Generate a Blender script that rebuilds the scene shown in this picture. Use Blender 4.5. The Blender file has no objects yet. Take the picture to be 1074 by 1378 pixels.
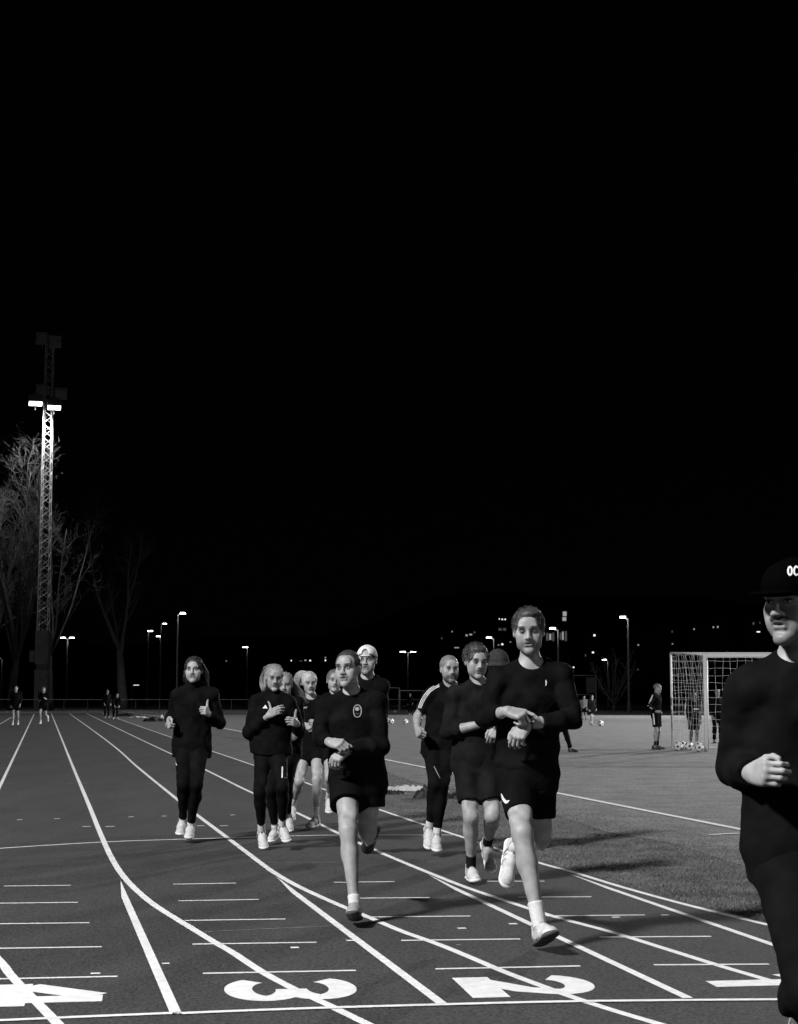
import bpy, math, random
import numpy as np
from mathutils import Vector
from mathutils.bvhtree import BVHTree
random.seed(7)
RNG = np.random.RandomState(11)
SC = bpy.context.scene
COL = SC.collection
rad = math.radians

# ------------------------------------------------------------------ camera
F, CX, CY, CAMH, PITCH = 2257.0, 537.0, 689.0, 1.42, 6.245
_c, _s = math.cos(rad(PITCH)), math.sin(rad(PITCH))
cam = bpy.data.cameras.new('camera'); camo = bpy.data.objects.new('camera', cam)
COL.objects.link(camo); SC.camera = camo
cam.sensor_fit = 'HORIZONTAL'; cam.sensor_width = 36.0; cam.lens = 36.0 * F / 1074.0
cam.clip_start = 0.1; cam.clip_end = 2000
camo.location = (0, 0, CAMH); camo.rotation_euler = (rad(90 + PITCH), 0, 0)

# ------------------------------------------------------------------ night sky and moon-weak sun
W = bpy.data.worlds.new('World'); SC.world = W; W.use_nodes = True
wn, wl = W.node_tree.nodes, W.node_tree.links
bg = wn['Background']
sky = wn.new('ShaderNodeTexSky'); sky.sky_type = 'NISHITA'; sky.sun_disc = False
sky.sun_elevation = rad(35); sky.sun_rotation = rad(250)
bw = wn.new('ShaderNodeRGBToBW')
wl.new(sky.outputs[0], bw.inputs[0]); wl.new(bw.outputs[0], bg.inputs[0])
bg.inputs[1].default_value = 0.0001
sun = bpy.data.lights.new('sun', 'SUN'); sun.energy = 0.012; sun.angle = rad(0.5); sun.color = (1, 1, 1)
suno = bpy.data.objects.new('sun', sun); COL.objects.link(suno)
suno.rotation_euler = (rad(55), 0, rad(-70))
SC.view_settings.view_transform = 'Standard'; SC.view_settings.look = 'None'
SC.view_settings.exposure = 0.0; SC.view_settings.gamma = 1.0
SC.view_settings.use_curve_mapping = False

# ------------------------------------------------------------------ measuring helpers (photo measurements -> metres)
def ray(px, py):
    v = CY - py; u = px - CX
    yc = F * _c - v * _s; zc = F * _s + v * _c
    return np.array([u / yc, 1.0, zc / yc])
def at(px, py, Y):
    d = ray(px, py); return np.array([d[0] * Y, Y, CAMH + d[2] * Y])
def gnd(px, py, z=0.0):
    d = ray(px, py); Y = (z - CAMH) / d[2]
    return np.array([d[0] * Y, Y, z])
def reach(par, px, py, L, sign):
    """point on the sight line of (px,py) at distance L from par; sign -1 nearer, +1 farther"""
    d = ray(px, py); o = np.array([0, 0, CAMH])
    a = d @ d; b = 2 * d @ (o - par); c = (o - par) @ (o - par) - L * L
    D = b * b - 4 * a * c
    if D < 0: t = -b / (2 * a)
    else: t = (-b + sign * math.sqrt(D)) / (2 * a)
    p = o + d * t
    v = p - par; n = np.linalg.norm(v)
    return par + v / n * L if D < 0 else p
def nrm(v):
    v = np.asarray(v, float); return v / (np.linalg.norm(v) + 1e-12)

# ------------------------------------------------------------------ object helpers
def link(o, parent=None):
    COL.objects.link(o)
    if parent is not None: o.parent = parent
    return o
def empty(name, loc=(0, 0, 0)):
    o = bpy.data.objects.new(name, None); o.location = loc; o.empty_display_size = 0.2
    return link(o)
def tag(o, label, cat, group=None):
    o['label'] = label; o['category'] = cat
    if group: o['group'] = group
    return o
def struct(o):
    o['kind'] = 'structure'; return o
def mesh_obj(name, verts, faces, mat, parent=None, smooth=False, origin=None):
    verts = np.asarray(verts, float).reshape(-1, 3)
    if parent is not None:
        loc = np.array(parent.matrix_basis.translation) if parent.parent is None else np.array(parent.matrix_basis.translation) + np.array(parent.parent.matrix_basis.translation)
        verts = verts - loc
    elif origin is not None:
        verts = verts - np.asarray(origin)
    me = bpy.data.meshes.new(name)
    if isinstance(faces, np.ndarray) and faces.ndim == 2:
        n, k = faces.shape
        me.vertices.add(len(verts)); me.vertices.foreach_set('co', verts.astype(np.float32).ravel())
        me.loops.add(n * k); me.loops.foreach_set('vertex_index', faces.astype(np.int32).ravel())
        me.polygons.add(n); me.polygons.foreach_set('loop_start', np.arange(0, n * k, k, dtype=np.int32))
        me.update(calc_edges=True)
    else:
        me.from_pydata([tuple(v) for v in verts], [], [tuple(int(i) for i in f) for f in faces]); me.update()
    if smooth: me.polygons.foreach_set('use_smooth', np.ones(len(me.polygons), dtype=bool))
    me.materials.append(mat)
    o = bpy.data.objects.new(name, me)
    if origin is not None and parent is None: o.location = tuple(origin)
    return link(o, parent)
class MB:
    """collects simple shapes for one mesh"""
    def __init__(s): s.v = []; s.f = []
    def add(s, v, f):
        n = len(s.v); s.v += [tuple(map(float, p)) for p in v]; s.f += [tuple(i + n for i in q) for q in f]
    def box(s, c, sz, ax=None):
        c = np.asarray(c, float); h = np.asarray(sz, float) / 2
        A = np.eye(3) if ax is None else np.asarray(ax, float)
        P = [c + A[0] * h[0] * i + A[1] * h[1] * j + A[2] * h[2] * k for i in (-1, 1) for j in (-1, 1) for k in (-1, 1)]
        s.add(P, [(0, 1, 3, 2), (4, 6, 7, 5), (0, 4, 5, 1), (2, 3, 7, 6), (0, 2, 6, 4), (1, 5, 7, 3)])
    def tube(s, pts, r, n=6, cap=True):
        pts = [np.asarray(p, float) for p in pts]
        if not hasattr(r, '__len__'): r = [r] * len(pts)
        base = len(s.v); up = np.array([0, 0, 1.0])
        for i, p in enumerate(pts):
            t = nrm(pts[min(i + 1, len(pts) - 1)] - pts[max(i - 1, 0)])
            a = np.cross(t, up)
            if np.linalg.norm(a) < 1e-3: a = np.cross(t, [1, 0, 0.3])
            a = nrm(a); b = np.cross(t, a)
            for k in range(n):
                w = 2 * math.pi * k / n
                s.v.append(tuple(p + r[i] * (a * math.cos(w) + b * math.sin(w))))
        for i in range(len(pts) - 1):
            for k in range(n):
                q = base + i * n
                s.f.append((q + k, q + (k + 1) % n, q + n + (k + 1) % n, q + n + k))
        if cap:
            s.f.append(tuple(base + k for k in range(n))[::-1]); q = base + (len(pts) - 1) * n
            s.f.append(tuple(q + k for k in range(n)))
    def build(s, name, mat, parent=None, smooth=False, origin=None):
        return mesh_obj(name, s.v, s.f, mat, parent, smooth, origin)

# ------------------------------------------------------------------ materials (all grey: the photograph is black and white)
MATS = {}
def mat(name, g, rough=0.6, spec=0.3, var=0.0, scale=20.0, bump=0.0, bscale=60.0, metal=0.0, emit=0.0):
    if name in MATS: return MATS[name]
    m = bpy.data.materials.new(name); m.use_nodes = True; MATS[name] = m
    nt = m.node_tree; N = nt.nodes; L = nt.links; b = N['Principled BSDF']
    b.inputs['Base Color'].default_value = (g, g, g, 1); b.inputs['Roughness'].default_value = rough
    b.inputs['Specular IOR Level'].default_value = spec; b.inputs['Metallic'].default_value = metal
    if emit: b.inputs['Emission Color'].default_value = (1, 1, 1, 1); b.inputs['Emission Strength'].default_value = emit
    tc = N.new('ShaderNodeTexCoord')
    if var:
        n = N.new('ShaderNodeTexNoise'); n.inputs['Scale'].default_value = scale; n.inputs['Detail'].default_value = 5
        L.new(tc.outputs['Object'], n.inputs['Vector'])
        r = N.new('ShaderNodeMapRange'); r.inputs[1].default_value = 0.3; r.inputs[2].default_value = 0.7
        r.inputs[3].default_value = g * (1 - var); r.inputs[4].default_value = g * (1 + var)
        L.new(n.outputs[0], r.inputs[0]); L.new(r.outputs[0], b.inputs['Base Color'])
    if bump:
        n = N.new('ShaderNodeTexNoise'); n.inputs['Scale'].default_value = bscale; n.inputs['Detail'].default_value = 6
        L.new(tc.outputs['Object'], n.inputs['Vector'])
        bp = N.new('ShaderNodeBump'); bp.inputs['Strength'].default_value = bump; bp.inputs['Distance'].default_value = 0.01
        L.new(n.outputs[0], bp.inputs['Height']); L.new(bp.outputs[0], b.inputs['Normal'])
    return m
def ground_mat(name, lo, hi, fine, mid, bump, rough=0.9, spec=0.15, midamt=0.35, stretch=None):
    m = bpy.data.materials.new(name); m.use_nodes = True
    nt = m.node_tree; N = nt.nodes; L = nt.links; b = N['Principled BSDF']
    b.inputs['Roughness'].default_value = rough; b.inputs['Specular IOR Level'].default_value = spec
    tc = N.new('ShaderNodeTexCoord')
    src = tc.outputs['Object']
    n1 = N.new('ShaderNodeTexNoise'); n1.inputs['Scale'].default_value = fine; n1.inputs['Detail'].default_value = 3
    L.new(src, n1.inputs['Vector'])
    r = N.new('ShaderNodeMapRange'); r.inputs[1].default_value = 0.3; r.inputs[2].default_value = 0.7
    r.inputs[3].default_value = lo; r.inputs[4].default_value = hi
    L.new(n1.outputs[0], r.inputs[0])
    mp = N.new('ShaderNodeMapping'); mp.inputs['Rotation'].default_value = (0, 0, rad(12))
    if stretch: mp.inputs['Scale'].default_value = stretch
    L.new(src, mp.inputs[0])
    n2 = N.new('ShaderNodeTexNoise'); n2.inputs['Scale'].default_value = mid; n2.inputs['Detail'].default_value = 6
    n2.inputs['Roughness'].default_value = 0.65
    L.new(mp.outputs[0], n2.inputs['Vector'])
    r2 = N.new('ShaderNodeMapRange'); r2.inputs[1].default_value = 0.3; r2.inputs[2].default_value = 0.7
    r2.inputs[3].default_value = 1 - midamt; r2.inputs[4].default_value = 1 + midamt
    L.new(n2.outputs[0], r2.inputs[0])
    mu = N.new('ShaderNodeMath'); mu.operation = 'MULTIPLY'
    L.new(r.outputs[0], mu.inputs[0]); L.new(r2.outputs[0], mu.inputs[1]); L.new(mu.outputs[0], b.inputs['Base Color'])
    bp = N.new('ShaderNodeBump'); bp.inputs['Strength'].default_value = bump; bp.inputs['Distance'].default_value = 0.008
    L.new(n1.outputs[0], bp.inputs['Height']); L.new(bp.outputs[0], b.inputs['Normal'])
    MATS[name] = m; return m
def line_mat():
    m = mat('white_line_paint', 0.74, 0.8, 0.1, 0.10, 14, 0.5, 300)
    return m
M_TRACK = ground_mat('track_rubber', 0.019, 0.074, 60, 1.3, 1.0, midamt=0.2, stretch=(1, 0.25, 1))
M_TURF = ground_mat('artificial_turf', 0.06, 0.21, 24, 1.9, 1.0, midamt=0.34)
M_GRASS = ground_mat('worn_grass_soil', 0.04, 0.15, 26, 2.0, 1.0, midamt=0.45)
M_LINE = line_mat()
M_LINE_FAINT = mat('worn_line_paint', 0.16, 0.8, 0.1, 0.5, 14)
M_BLADE = mat('grass_blade', 0.12, 0.8, 0.08, 0.5, 2.5)
M_WHITE = mat('white_plastic', 0.72, 0.45, 0.4, 0.05, 30)
M_STEEL = mat('galvanised_steel', 0.40, 0.45, 0.4, 0.1, 6)
M_STEELD = mat('dull_grey_steel', 0.22, 0.55, 0.3, 0.15, 6)
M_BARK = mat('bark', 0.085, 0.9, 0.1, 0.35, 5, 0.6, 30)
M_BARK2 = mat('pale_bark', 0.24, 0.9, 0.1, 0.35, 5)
M_CONC = mat('concrete', 0.16, 0.9, 0.1, 0.25, 1.5, 0.3, 12)
M_DARKWALL = mat('dark_render', 0.015, 0.9, 0.1, 0.2, 0.3)
M_DARK = mat('dark_earth', 0.02, 0.95, 0.05, 0.3, 0.05)
M_LAMP = mat('lamp_glow', 0.8, 0.5, 0.3, emit=9.0)
M_LAMPDIM = mat('lamp_glow_soft', 0.8, 0.5, 0.3, emit=1.2)
M_FLOOD = mat('floodlight_glow', 0.8, 0.5, 0.3, emit=5.0)
M_WINDOW = mat('lit_window', 0.3, 0.3, 0.5, emit=0.32)
M_WINDOWD = mat('dim_window', 0.2, 0.3, 0.5, emit=0.06)
M_BLACKBAG = mat('black_nylon', 0.014, 0.6, 0.3, 0.3, 8, 0.3, 30)
M_BLACKMET = mat('black_metal', 0.03, 0.5, 0.4)
# ================================================================== THE SETTING
def catmull(P, per=6):
    P = [np.asarray(p, float) for p in P]
    if len(P) < 3: return P
    Q = [2 * P[0] - P[1]] + P + [2 * P[-1] - P[-2]]; out = []
    for i in range(1, len(Q) - 2):
        for j in range(per):
            t = j / per
            out.append(0.5 * ((2 * Q[i]) + (-Q[i - 1] + Q[i + 1]) * t + (2 * Q[i - 1] - 5 * Q[i] + 4 * Q[i + 1] - Q[i + 2]) * t * t
                              + (-Q[i - 1] + 3 * Q[i] - 3 * Q[i + 1] + Q[i + 2]) * t ** 3))
    out.append(P[-1]); return out
def smoothline(P, it=2):
    P = [np.asarray(p, float) for p in P]
    for _ in range(it):
        P = [P[0]] + [(P[i - 1] + 2 * P[i] + P[i + 1]) / 4 for i in range(1, len(P) - 1)] + [P[-1]]
    return P
def strip(P, w, z, name, mat_, parent, rough=0.0):
    P = [np.asarray(p, float)[:2] for p in P]; v = []; f = []
    for i, p in enumerate(P):
        t = nrm(P[min(i + 1, len(P) - 1)] - P[max(i - 1, 0)]); n = np.array([-t[1], t[0]])
        a = w / 2 * (1 + rough * random.uniform(-1, 1)); b = w / 2 * (1 + rough * random.uniform(-1, 1))
        v += [(*(p + n * a), z), (*(p - n * b), z)]
    for i in range(len(P) - 1): f.append((2 * i, 2 * i + 1, 2 * i + 3, 2 * i + 2))
    return mesh_obj(name, v, f, mat_, parent)
def G(*pp): return [gnd(x, y)[:2] for x, y in pp]

ground = struct(mesh_obj('ground', [(-700, -60, 0), (700, -60, 0), (700, 900, 0), (-700, 900, 0)], [(0, 1, 2, 3)], M_GRASS))
# --- running track: inner edge follows the bend kerb line
inner = smoothline(catmull(G((138, 960), (229, 992), (300, 1016), (338, 1029), (407, 1052), (513, 1091), (622, 1127), (719, 1160), (770, 1174), (838, 1195), (918, 1217), (1022, 1243), (1074, 1254), (1150, 1268)), 5), 2)
inner2 = [np.array(p) for p in inner]
edge = [p + np.array([0.06, 0.03]) for p in inner2]
tp = [(*p, 0.004) for p in edge] + [(9, 7.5, 0.004), (14, 2, 0.004), (14, -30, 0.004), (-40, -30, 0.004), (-58, 134, 0.004)]
track = struct(mesh_obj('running_track', tp, [tuple(range(len(tp)))[::-1]], M_TRACK))
# --- artificial turf pitch
side = G((150, 955.5), (230, 966.5), (282, 976.7), (328, 985.5), (518, 1022.6), (578, 1034.5), (745, 1067), (1002, 1118), (1150, 1147))
far_l = gnd(150, 955.5)
turf_pts = [(*gnd(x, y)[:2], 0.004) for x, y in ((150, 955.5), (230, 967), (282, 977.5), (330, 987), (520, 1040), (560, 1054), (620, 1063), (700, 1089), (745, 1096), (820, 1121), (900, 1134), (1002, 1166), (1200, 1212))] + [(60, 14, 0.004), (95, 150, 0.004)]
# --- strip of worn grass between pitch and track gets its own short blades further down
turf = struct(mesh_obj('pitch_turf', turf_pts, [tuple(range(len(turf_pts)))], M_TURF))

LW = 0.052
def lane(pts, name='lane_line', w=LW, z=0.0056, sm=2, mat_=None, per=6):
    return strip(smoothline(catmull(G(*pts), per), sm), w, z, name, mat_ or M_LINE, track, 0.02)
lane([(-40, 996), (0, 974.5), (20, 962.5)])
lane([(-260, 1560), (-60, 1182), (0, 1058), (20, 1016), (46, 961)])
lane([(69, 960), (82, 992), (96, 1027), (118, 1080), (135, 1122), (150, 1155), (166, 1180), (186, 1201), (211, 1221), (251, 1246), (292, 1271), (313, 1283), (354, 1310), (403, 1336), (440, 1353), (489, 1377), (560, 1410)], sm=1)
lane([(93, 960), (140, 994), (182, 1030), (237, 1075), (266, 1098), (302, 1125), (352, 1163), (372, 1177), (402, 1194), (452, 1217), (500, 1237), (540, 1254), (590, 1272), (634, 1290), (671, 1306), (715, 1323), (790, 1350), (878, 1377), (960, 1400)], sm=1)
lane([(116, 960), (176, 989), (233, 1016), (276, 1036), (330, 1063), (399, 1094), (449, 1119), (503, 1144), (540, 1160), (590, 1180.5), (634, 1197.5), (707, 1222), (754, 1237), (818, 1254), (905, 1281), (962, 1299), (1050, 1325), (1120, 1345)], sm=1)
strip(inner, LW, 0.0056, 'lane_line', M_LINE, track, 0.03)
# straight lines that run on past the start of the bend (cut to a point where they leave the curve)
def wedge(a, b, z=0.0072):
    a, b = gnd(*a)[:2], gnd(*b)[:2]; t = nrm(b - a); n = np.array([-t[1], t[0]]) * LW / 2
    v = [(*(a - n * 0.9), z), (*(a + n * 0.9 + t * 0.9), z), (*(b + n), z), (*(b - n), z)]
    mesh_obj('lane_line', v, [(0, 1, 2, 3)], M_LINE, track)
def wedge2(a, b, z=0.0072):
    a, b = gnd(*a)[:2], gnd(*b)[:2]; t = nrm(b - a); n = np.array([-t[1], t[0]]) * LW / 2
    v = [(*(a + n * 0.9), z), (*(a - n * 0.9 + t * 1.1), z), (*(b - n), z), (*(b + n), z)]
    mesh_obj('lane_line', v, [(0, 3, 2, 1)], M_LINE, track)
wedge2((158, 1186), (236, 1364)); wedge2((368, 1181), (594, 1352)); wedge2((572, 1178), (926, 1345)); wedge2((760, 1176), (1090, 1290))
lane([(-60, 1234), (0, 1295), (15, 1315), (71, 1373), (110, 1415)], z=0.0072)
# start / finish line
lane([(-80, 1382), (0, 1375.5), (212, 1366.5), (233, 1365.5)], 'start_line', 0.05, 0.0086, 0, per=2)
lane([(240, 1366.5), (258, 1365.3), (400, 1359.7), (596, 1354), (785, 1349.5), (1066, 1347)], 'start_line', 0.05, 0.0086, 0, per=2)
# one-metre marks in each lane
for (x0, y0, x1, y1) in [(5, 1193.5, 95, 1192.5), (-25, 1217, 105, 1215.5), (-40, 1245, 120, 1243), (-52, 1278.5, 137, 1275.5), (-72, 1320.5, 158, 1315.5),
                         (233, 1191, 318, 1189.5), (240, 1213.5, 348, 1211.5), (249, 1240, 384, 1238), (259, 1272, 426, 1269.5), (273, 1311.5, 479, 1307.5),
                         (449, 1188.5, 531, 1187.5), (468, 1210, 578, 1209), (487, 1235.5, 633, 1234), (540, 1267, 700, 1265), (586, 1305.5, 781, 1301.5),
                         (655, 1187, 733, 1187), (697, 1208.5, 796, 1208), (735, 1234, 868, 1232.5), (807, 1262.5, 957, 1261.5), (880, 1300, 1035, 1299)]:
    strip(G((x0, y0), (x1, y1)), 0.036, 0.0064, 'distance_mark', M_LINE, track)
# curved cross line and small ticks
lane([(-60, 1147), (0, 1142.5), (136, 1134), (251, 1130), (350, 1127), (452, 1124.5), (615, 1124.5)], 'cross_line', 0.045, 0.0064)
for (x0, x1, y, w, f) in [(23, 30, 1104, .05, 0), (73, 80, 1102.5, .05, 0), (111, 122, 1113, .05, 0), (142, 154, 1113, .05, 0), (173, 180, 1100, .05, 0), (218, 224, 1099, .05, 0),
                          (265, 275, 1112, .05, 0), (296, 307, 1112, .05, 0), (310, 316, 1097.5, .05, 0), (391, 402, 1276.5, .05, 0), (466, 478, 1267, .04, 0), (122, 135, 1311.5, .04, 0),
                          (218, 228, 1298, .04, 0), (616, 627, 1250.5, .05, 0), (685, 696, 1244.5, .05, 0), (824, 834, 1235.6, .04, 0), (890, 900, 1232.6, .04, 0), (614, 620, 1273, .03, 1),
                          (92, 123, 1055, .05, 1), (198, 228, 1055, .05, 1), (5, 17, 1055, .05, 1), (305, 332, 1055.5, .05, 1), (362, 452, 1161.5, .02, 1), (545, 600, 1161, .02, 1)]:
    strip(G((x0, y), (x1, y - 0.3)), w, 0.0060, 'tick_mark', M_LINE_FAINT if f else M_LINE, track)
strip(G((276, 1255), (340, 1252), (463, 1246.5)), 0.015, 0.0060, 'tick_mark', M_LINE_FAINT, track, 0.5)
# pitch markings
def pline(pts, w=0.09): return strip(smoothline(catmull(G(*pts), 4), 1), w, 0.008, 'pitch_line', M_LINE, turf, 0.05)
strip(side, 0.10, 0.010, 'touch_line', M_LINE, turf)
strip(G((955, 1124.5), (994, 1122.3)), 0.07, 0.010, 'pitch_line', M_LINE, ground)
for p in ([(505, 988), (905, 989.5), (1074, 990)], [(284, 985.3), (300, 986)], [(306, 991.5), (338, 997)], [(700, 1014), (1074, 1014)], [(505, 966), (1074, 969)]):
    strip(G(*p), 0.09, 0.010, 'pitch_line', M_LINE_FAINT if p[0][1] in (991.5, 1014) else (mat('soft_line', .38, .8, .1, .2, 5)), turf)

# --- lane numbers (lying with their tops toward the pitch)
e1 = nrm(gnd(1068, 1347)[:2] - gnd(0, 1376)[:2]); e2 = np.array([e1[1], -e1[0]])
def number(ch, cx, cy, hgt, wid):
    c = gnd(cx, cy)[:2]; S = {'3': .135, '2': .145}.get(ch, .17)
    def tr(p): return c + e1 * (p[1] - 0.5) * hgt + e2 * (p[0] - 0.5) * wid
    def arc(x, y, rx, ry, a0, a1, n=14): return [(x + rx * math.cos(rad(a0 + (a1 - a0) * i / n)), y + ry * math.sin(rad(a0 + (a1 - a0) * i / n))) for i in range(n + 1)]
    if ch == '3': st = [arc(.45, .71, .38, .195, 160, -88, 24), arc(.45, .29, .40, .20, 88, -160, 24)]
    elif ch == '2': st = [arc(.46, .70, .35, .2, 170, -20) + [(.66, .42), (.2, .13)], [(.02, .10), (1.0, .10)]]
    elif ch == '1': st = [[(.62, 0.0), (.62, 1.0)], [(.1, .78), (.55, .86)]]
    else: st = [[(.72, 0), (.72, 1.0)], [(.62, .94), (.12, .40)], [(0, .30), (1.0, .30)]]
    V = []; Fc = []
    for k, s_ in enumerate(st):
        P = [tr(p) for p in s_]; z = 0.0052 + 0.0005 * k; n0 = len(V)
        ww = S * (0.85 if ch == '1' and k == 1 else (1.25 if ch == '2' and k == 1 else 1.0))
        for i, p in enumerate(P):
            t = nrm(P[min(i + 1, len(P) - 1)] - P[max(i - 1, 0)]); n = np.array([-t[1], t[0]]) * ww / 2
            V += [(*(p + n), z), (*(p - n), z)]
        for i in range(len(P) - 1): a = n0 + 2 * i; Fc.append((a, a + 1, a + 3, a + 2))
    mesh_obj('lane_number', V, Fc, M_LINE, track)
number('3', 392, 1333.5, 0.62, 0.62); number('2', 713, 1328, 0.62, 0.58)
number('1', 1030, 1321, 0.60, 0.46); number('4', 50, 1340, 0.62, 0.60)

# --- short grass blades on the verge between track and pitch
def blades(name, regions, n, hgt, label):
    V = np.zeros((n * 3, 3)); k = 0
    while k < n:
        px = random.uniform(505, 1074); py = random.uniform(1040, 1265)
        ytop = 1034 + (px - 518) * 0.235 - abs(random.gauss(0, 14)); yin = np.interp(px, [513, 622, 719, 770, 838, 918, 1022, 1074], [1091, 1127, 1160, 1174, 1195, 1217, 1243, 1254])
        if py < ytop + 4 or py > yin - 4: continue
        g = gnd(px, py); a = random.uniform(0, 6.28); h = hgt * random.uniform(.4, 1.15); w = random.uniform(.002, .004)
        l = random.uniform(.2, 1.1) * h; b = random.uniform(0, 6.28)
        V[3 * k] = g + [w * math.cos(a), w * math.sin(a), 0]; V[3 * k + 1] = g - [w * math.cos(a), w * math.sin(a), 0]
        V[3 * k + 2] = g + [l * math.cos(b), l * math.sin(b), h]; k += 1
    o = mesh_obj(name, V, np.arange(n * 3).reshape(-1, 3), M_BLADE)
    tag(o, label, 'grass'); o['kind'] = 'stuff'
blades('grass', None, 60000, 0.020, 'short dark grass on the verge between track and pitch')

# --- hills far behind, black at night
hx = np.linspace(-420, 420, 60); V = []; Fc = []
for i, x in enumerate(hx):
    h = 14 + 9 * math.sin(x * .011 + 1.2) + 5 * math.sin(x * .031) + 2 * math.sin(x * .09)
    V += [(x, 300, -1), (x, 430, h), (x, 560, h * 1.3)]
for i in range(59):
    a = 3 * i; Fc += [(a, a + 3, a + 4, a + 1), (a + 1, a + 4, a + 5, a + 2)]
struct(mesh_obj('hills', V, Fc, M_DARK, smooth=True))

# ================================================================== LAMPS, MASTS
def add_spot(parent, loc, target, power, cone, radius, blend=0.6, name='lamp_light'):
    L = bpy.data.lights.new(name, 'SPOT'); L.energy = power; L.spot_size = rad(cone); L.spot_blend = blend; L.shadow_soft_size = radius
    o = bpy.data.objects.new(name, L); link(o, parent)
    pl = np.array(parent.location)
    o.location = tuple(np.asarray(loc) - pl)
    o.rotation_euler = Vector(np.asarray(target, float) - np.asarray(loc, float)).to_track_quat('-Z', 'Y').to_euler()
    return o
def floodlight_head(c, aim, glow, parent, sz=0.55):
    """a box housing with visor and glowing lens, aimed at a point"""
    z = nrm(np.asarray(aim, float) - c); x = nrm(np.cross(z, [0, 0, 1])); y = np.cross(z, x); A = [x, y, z]
    m = MB(); m.box(c, (sz, sz * .8, sz * .35), A); m.box(c - z * sz * .3, (sz * .55, sz * .5, sz * .3), A)
    m.box(c + z * sz * .25 - y * sz * .42, (sz * 1.02, sz * .03, sz * .35), A)
    m.tube([c - z * sz * .2, c + np.array([0, 0, -sz * .7])], sz * .05, 5)
    h = m.build('lamp_housing', M_STEELD, parent)
    m = MB(); m.box(c + z * sz * .19, (sz * .92, sz * .72, .03), A)
    m.build('lamp_lens', M_FLOOD if glow else mat('unlit_lens', .30, .3, .4), h)
def lattice(m, b, hgt, w0, w1, step, r, z0=0.0):
    n = int((hgt - z0) / step); P = []
    for i in range(n + 1):
        z = z0 + (hgt - z0) * i / n; w = w0 + (w1 - w0) * i / n
        P.append([np.array([b[0] + sx * w / 2, b[1] + sy * w / 2, z]) for sx, sy in ((-1, -1), (1, -1), (1, 1), (-1, 1))])
    for k in range(4): m.tube([P[i][k] for i in range(n + 1)], r * 1.7, 4)
    for i in range(n):
        for k in range(4):
            a, c = (k, (k + 1) % 4) if i % 2 else ((k + 1) % 4, k)
            m.tube([P[i][a], P[i + 1][c]], r, 3, False)
MASTD = 150.0
mb = at(56, 944, MASTD); mb[2] = 0
H_LIT = at(62, 541, MASTD)[2]; H_TOP = at(64, 455, MASTD)[2]; Z0 = at(55, 852, MASTD)[2]
mast = empty('floodlight_mast', tuple(mb)); tag(mast, 'tall lattice floodlight mast with two glaring lamps beside the bare trees', 'light mast', 'floodlight masts round the sports ground')
m = MB(); lattice(m, mb, H_TOP, 0.92, 0.62, 0.60, 0.030, Z0); m.build('lattice_tower', M_STEEL, mast)
m = MB(); zc = (at(55, 897, MASTD)[2]); m.box(mb + [0, 0, zc / 2 - .15], (1.15, 1.15, zc - .3)); m.box(mb + [0, 0, (Z0 + zc) / 2 + .2], (1.15, 1.15, Z0 - zc)); m.box(mb + [0, 0, zc - .06], (.9, .9, .5))
m.box(mb + [-.85, -.2, zc + .9], (.45, .5, 1.0)); m.build('concrete_base', M_CONC, mast)
for (px, py, glow) in ((48, 539, 1), (73, 544.5, 1), (57, 526, 0), (82, 531, 0), (57, 456.5, 0), (74, 461, 0)):
    c = at(px, py, MASTD - .5 + (0.0 if glow else .3)); floodlight_head(c, c + (np.array([12, -45, -80]) if glow else np.array([-4 if px < 60 else 4, -12, 3])), glow, mast, 1.25 if glow else 1.1)
for q_ in ((61, 537, 2.5), (65, 460, 2.2), (66, 531, 2.4)):
    m = MB(); m.box(at(q_[0], q_[1], MASTD - .35), (q_[2], .12, .14)); m.build('crossbar', M_STEELD, mast)
for px, py in ((47, 543), (74, 549)):
    add_spot(mast, at(px, py, MASTD - 1.3), mb + np.array([0.5, -10, 6.0]), 6500, 155, .35, .5)
def plain_mast(x, y, hgt, target, power, cone, label, spread=0.9):
    b = np.array([x, y, 0.0]); e = empty('floodlight_mast', tuple(b)); tag(e, label, 'light mast', 'floodlight masts round the sports ground')
    m = MB(); lattice(m, b, hgt, 1.0, .6, 1.6, .036, 1.0); m.build('lattice_tower', M_STEEL, e)
    m = MB(); m.box(b + [0, 0, .5], (1.3, 1.3, 1.0)); m.build('concrete_base', M_CONC, e)
    t = np.asarray(target, float); d = nrm((t - b) * [1, 1, 0]); sdv = np.array([d[1], -d[0], 0])
    for k in (-1, 1):
        c = b + np.array([0, 0, hgt + .2]) + sdv * k * spread + d * .5
        floodlight_head(c, t, 1, e, 1.1); add_spot(e, c + nrm(t - c) * .6, t, power / 2, cone, .8, .5)
plain_mast(-17, -5, 19.5, (1, 16, 0.5), 60000, 110, 'lattice floodlight mast outside the left edge beside the track')
plain_mast(36, -14, 20, (0, 14, 0.5), 8000, 90, 'added fill floodlight mast, unseen behind the camera on the pitch side')  # weak mast added as fill, lifts the shadows left by the key mast
plain_mast(50, 58, 22, (16, 58, 0), 150000, 88, 'lattice floodlight mast outside the right edge beside the football pitch')
plain_mast(43, 118, 22, (6, 92, 0), 170000, 90, 'lattice floodlight mast beyond the goal at the far side')

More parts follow.
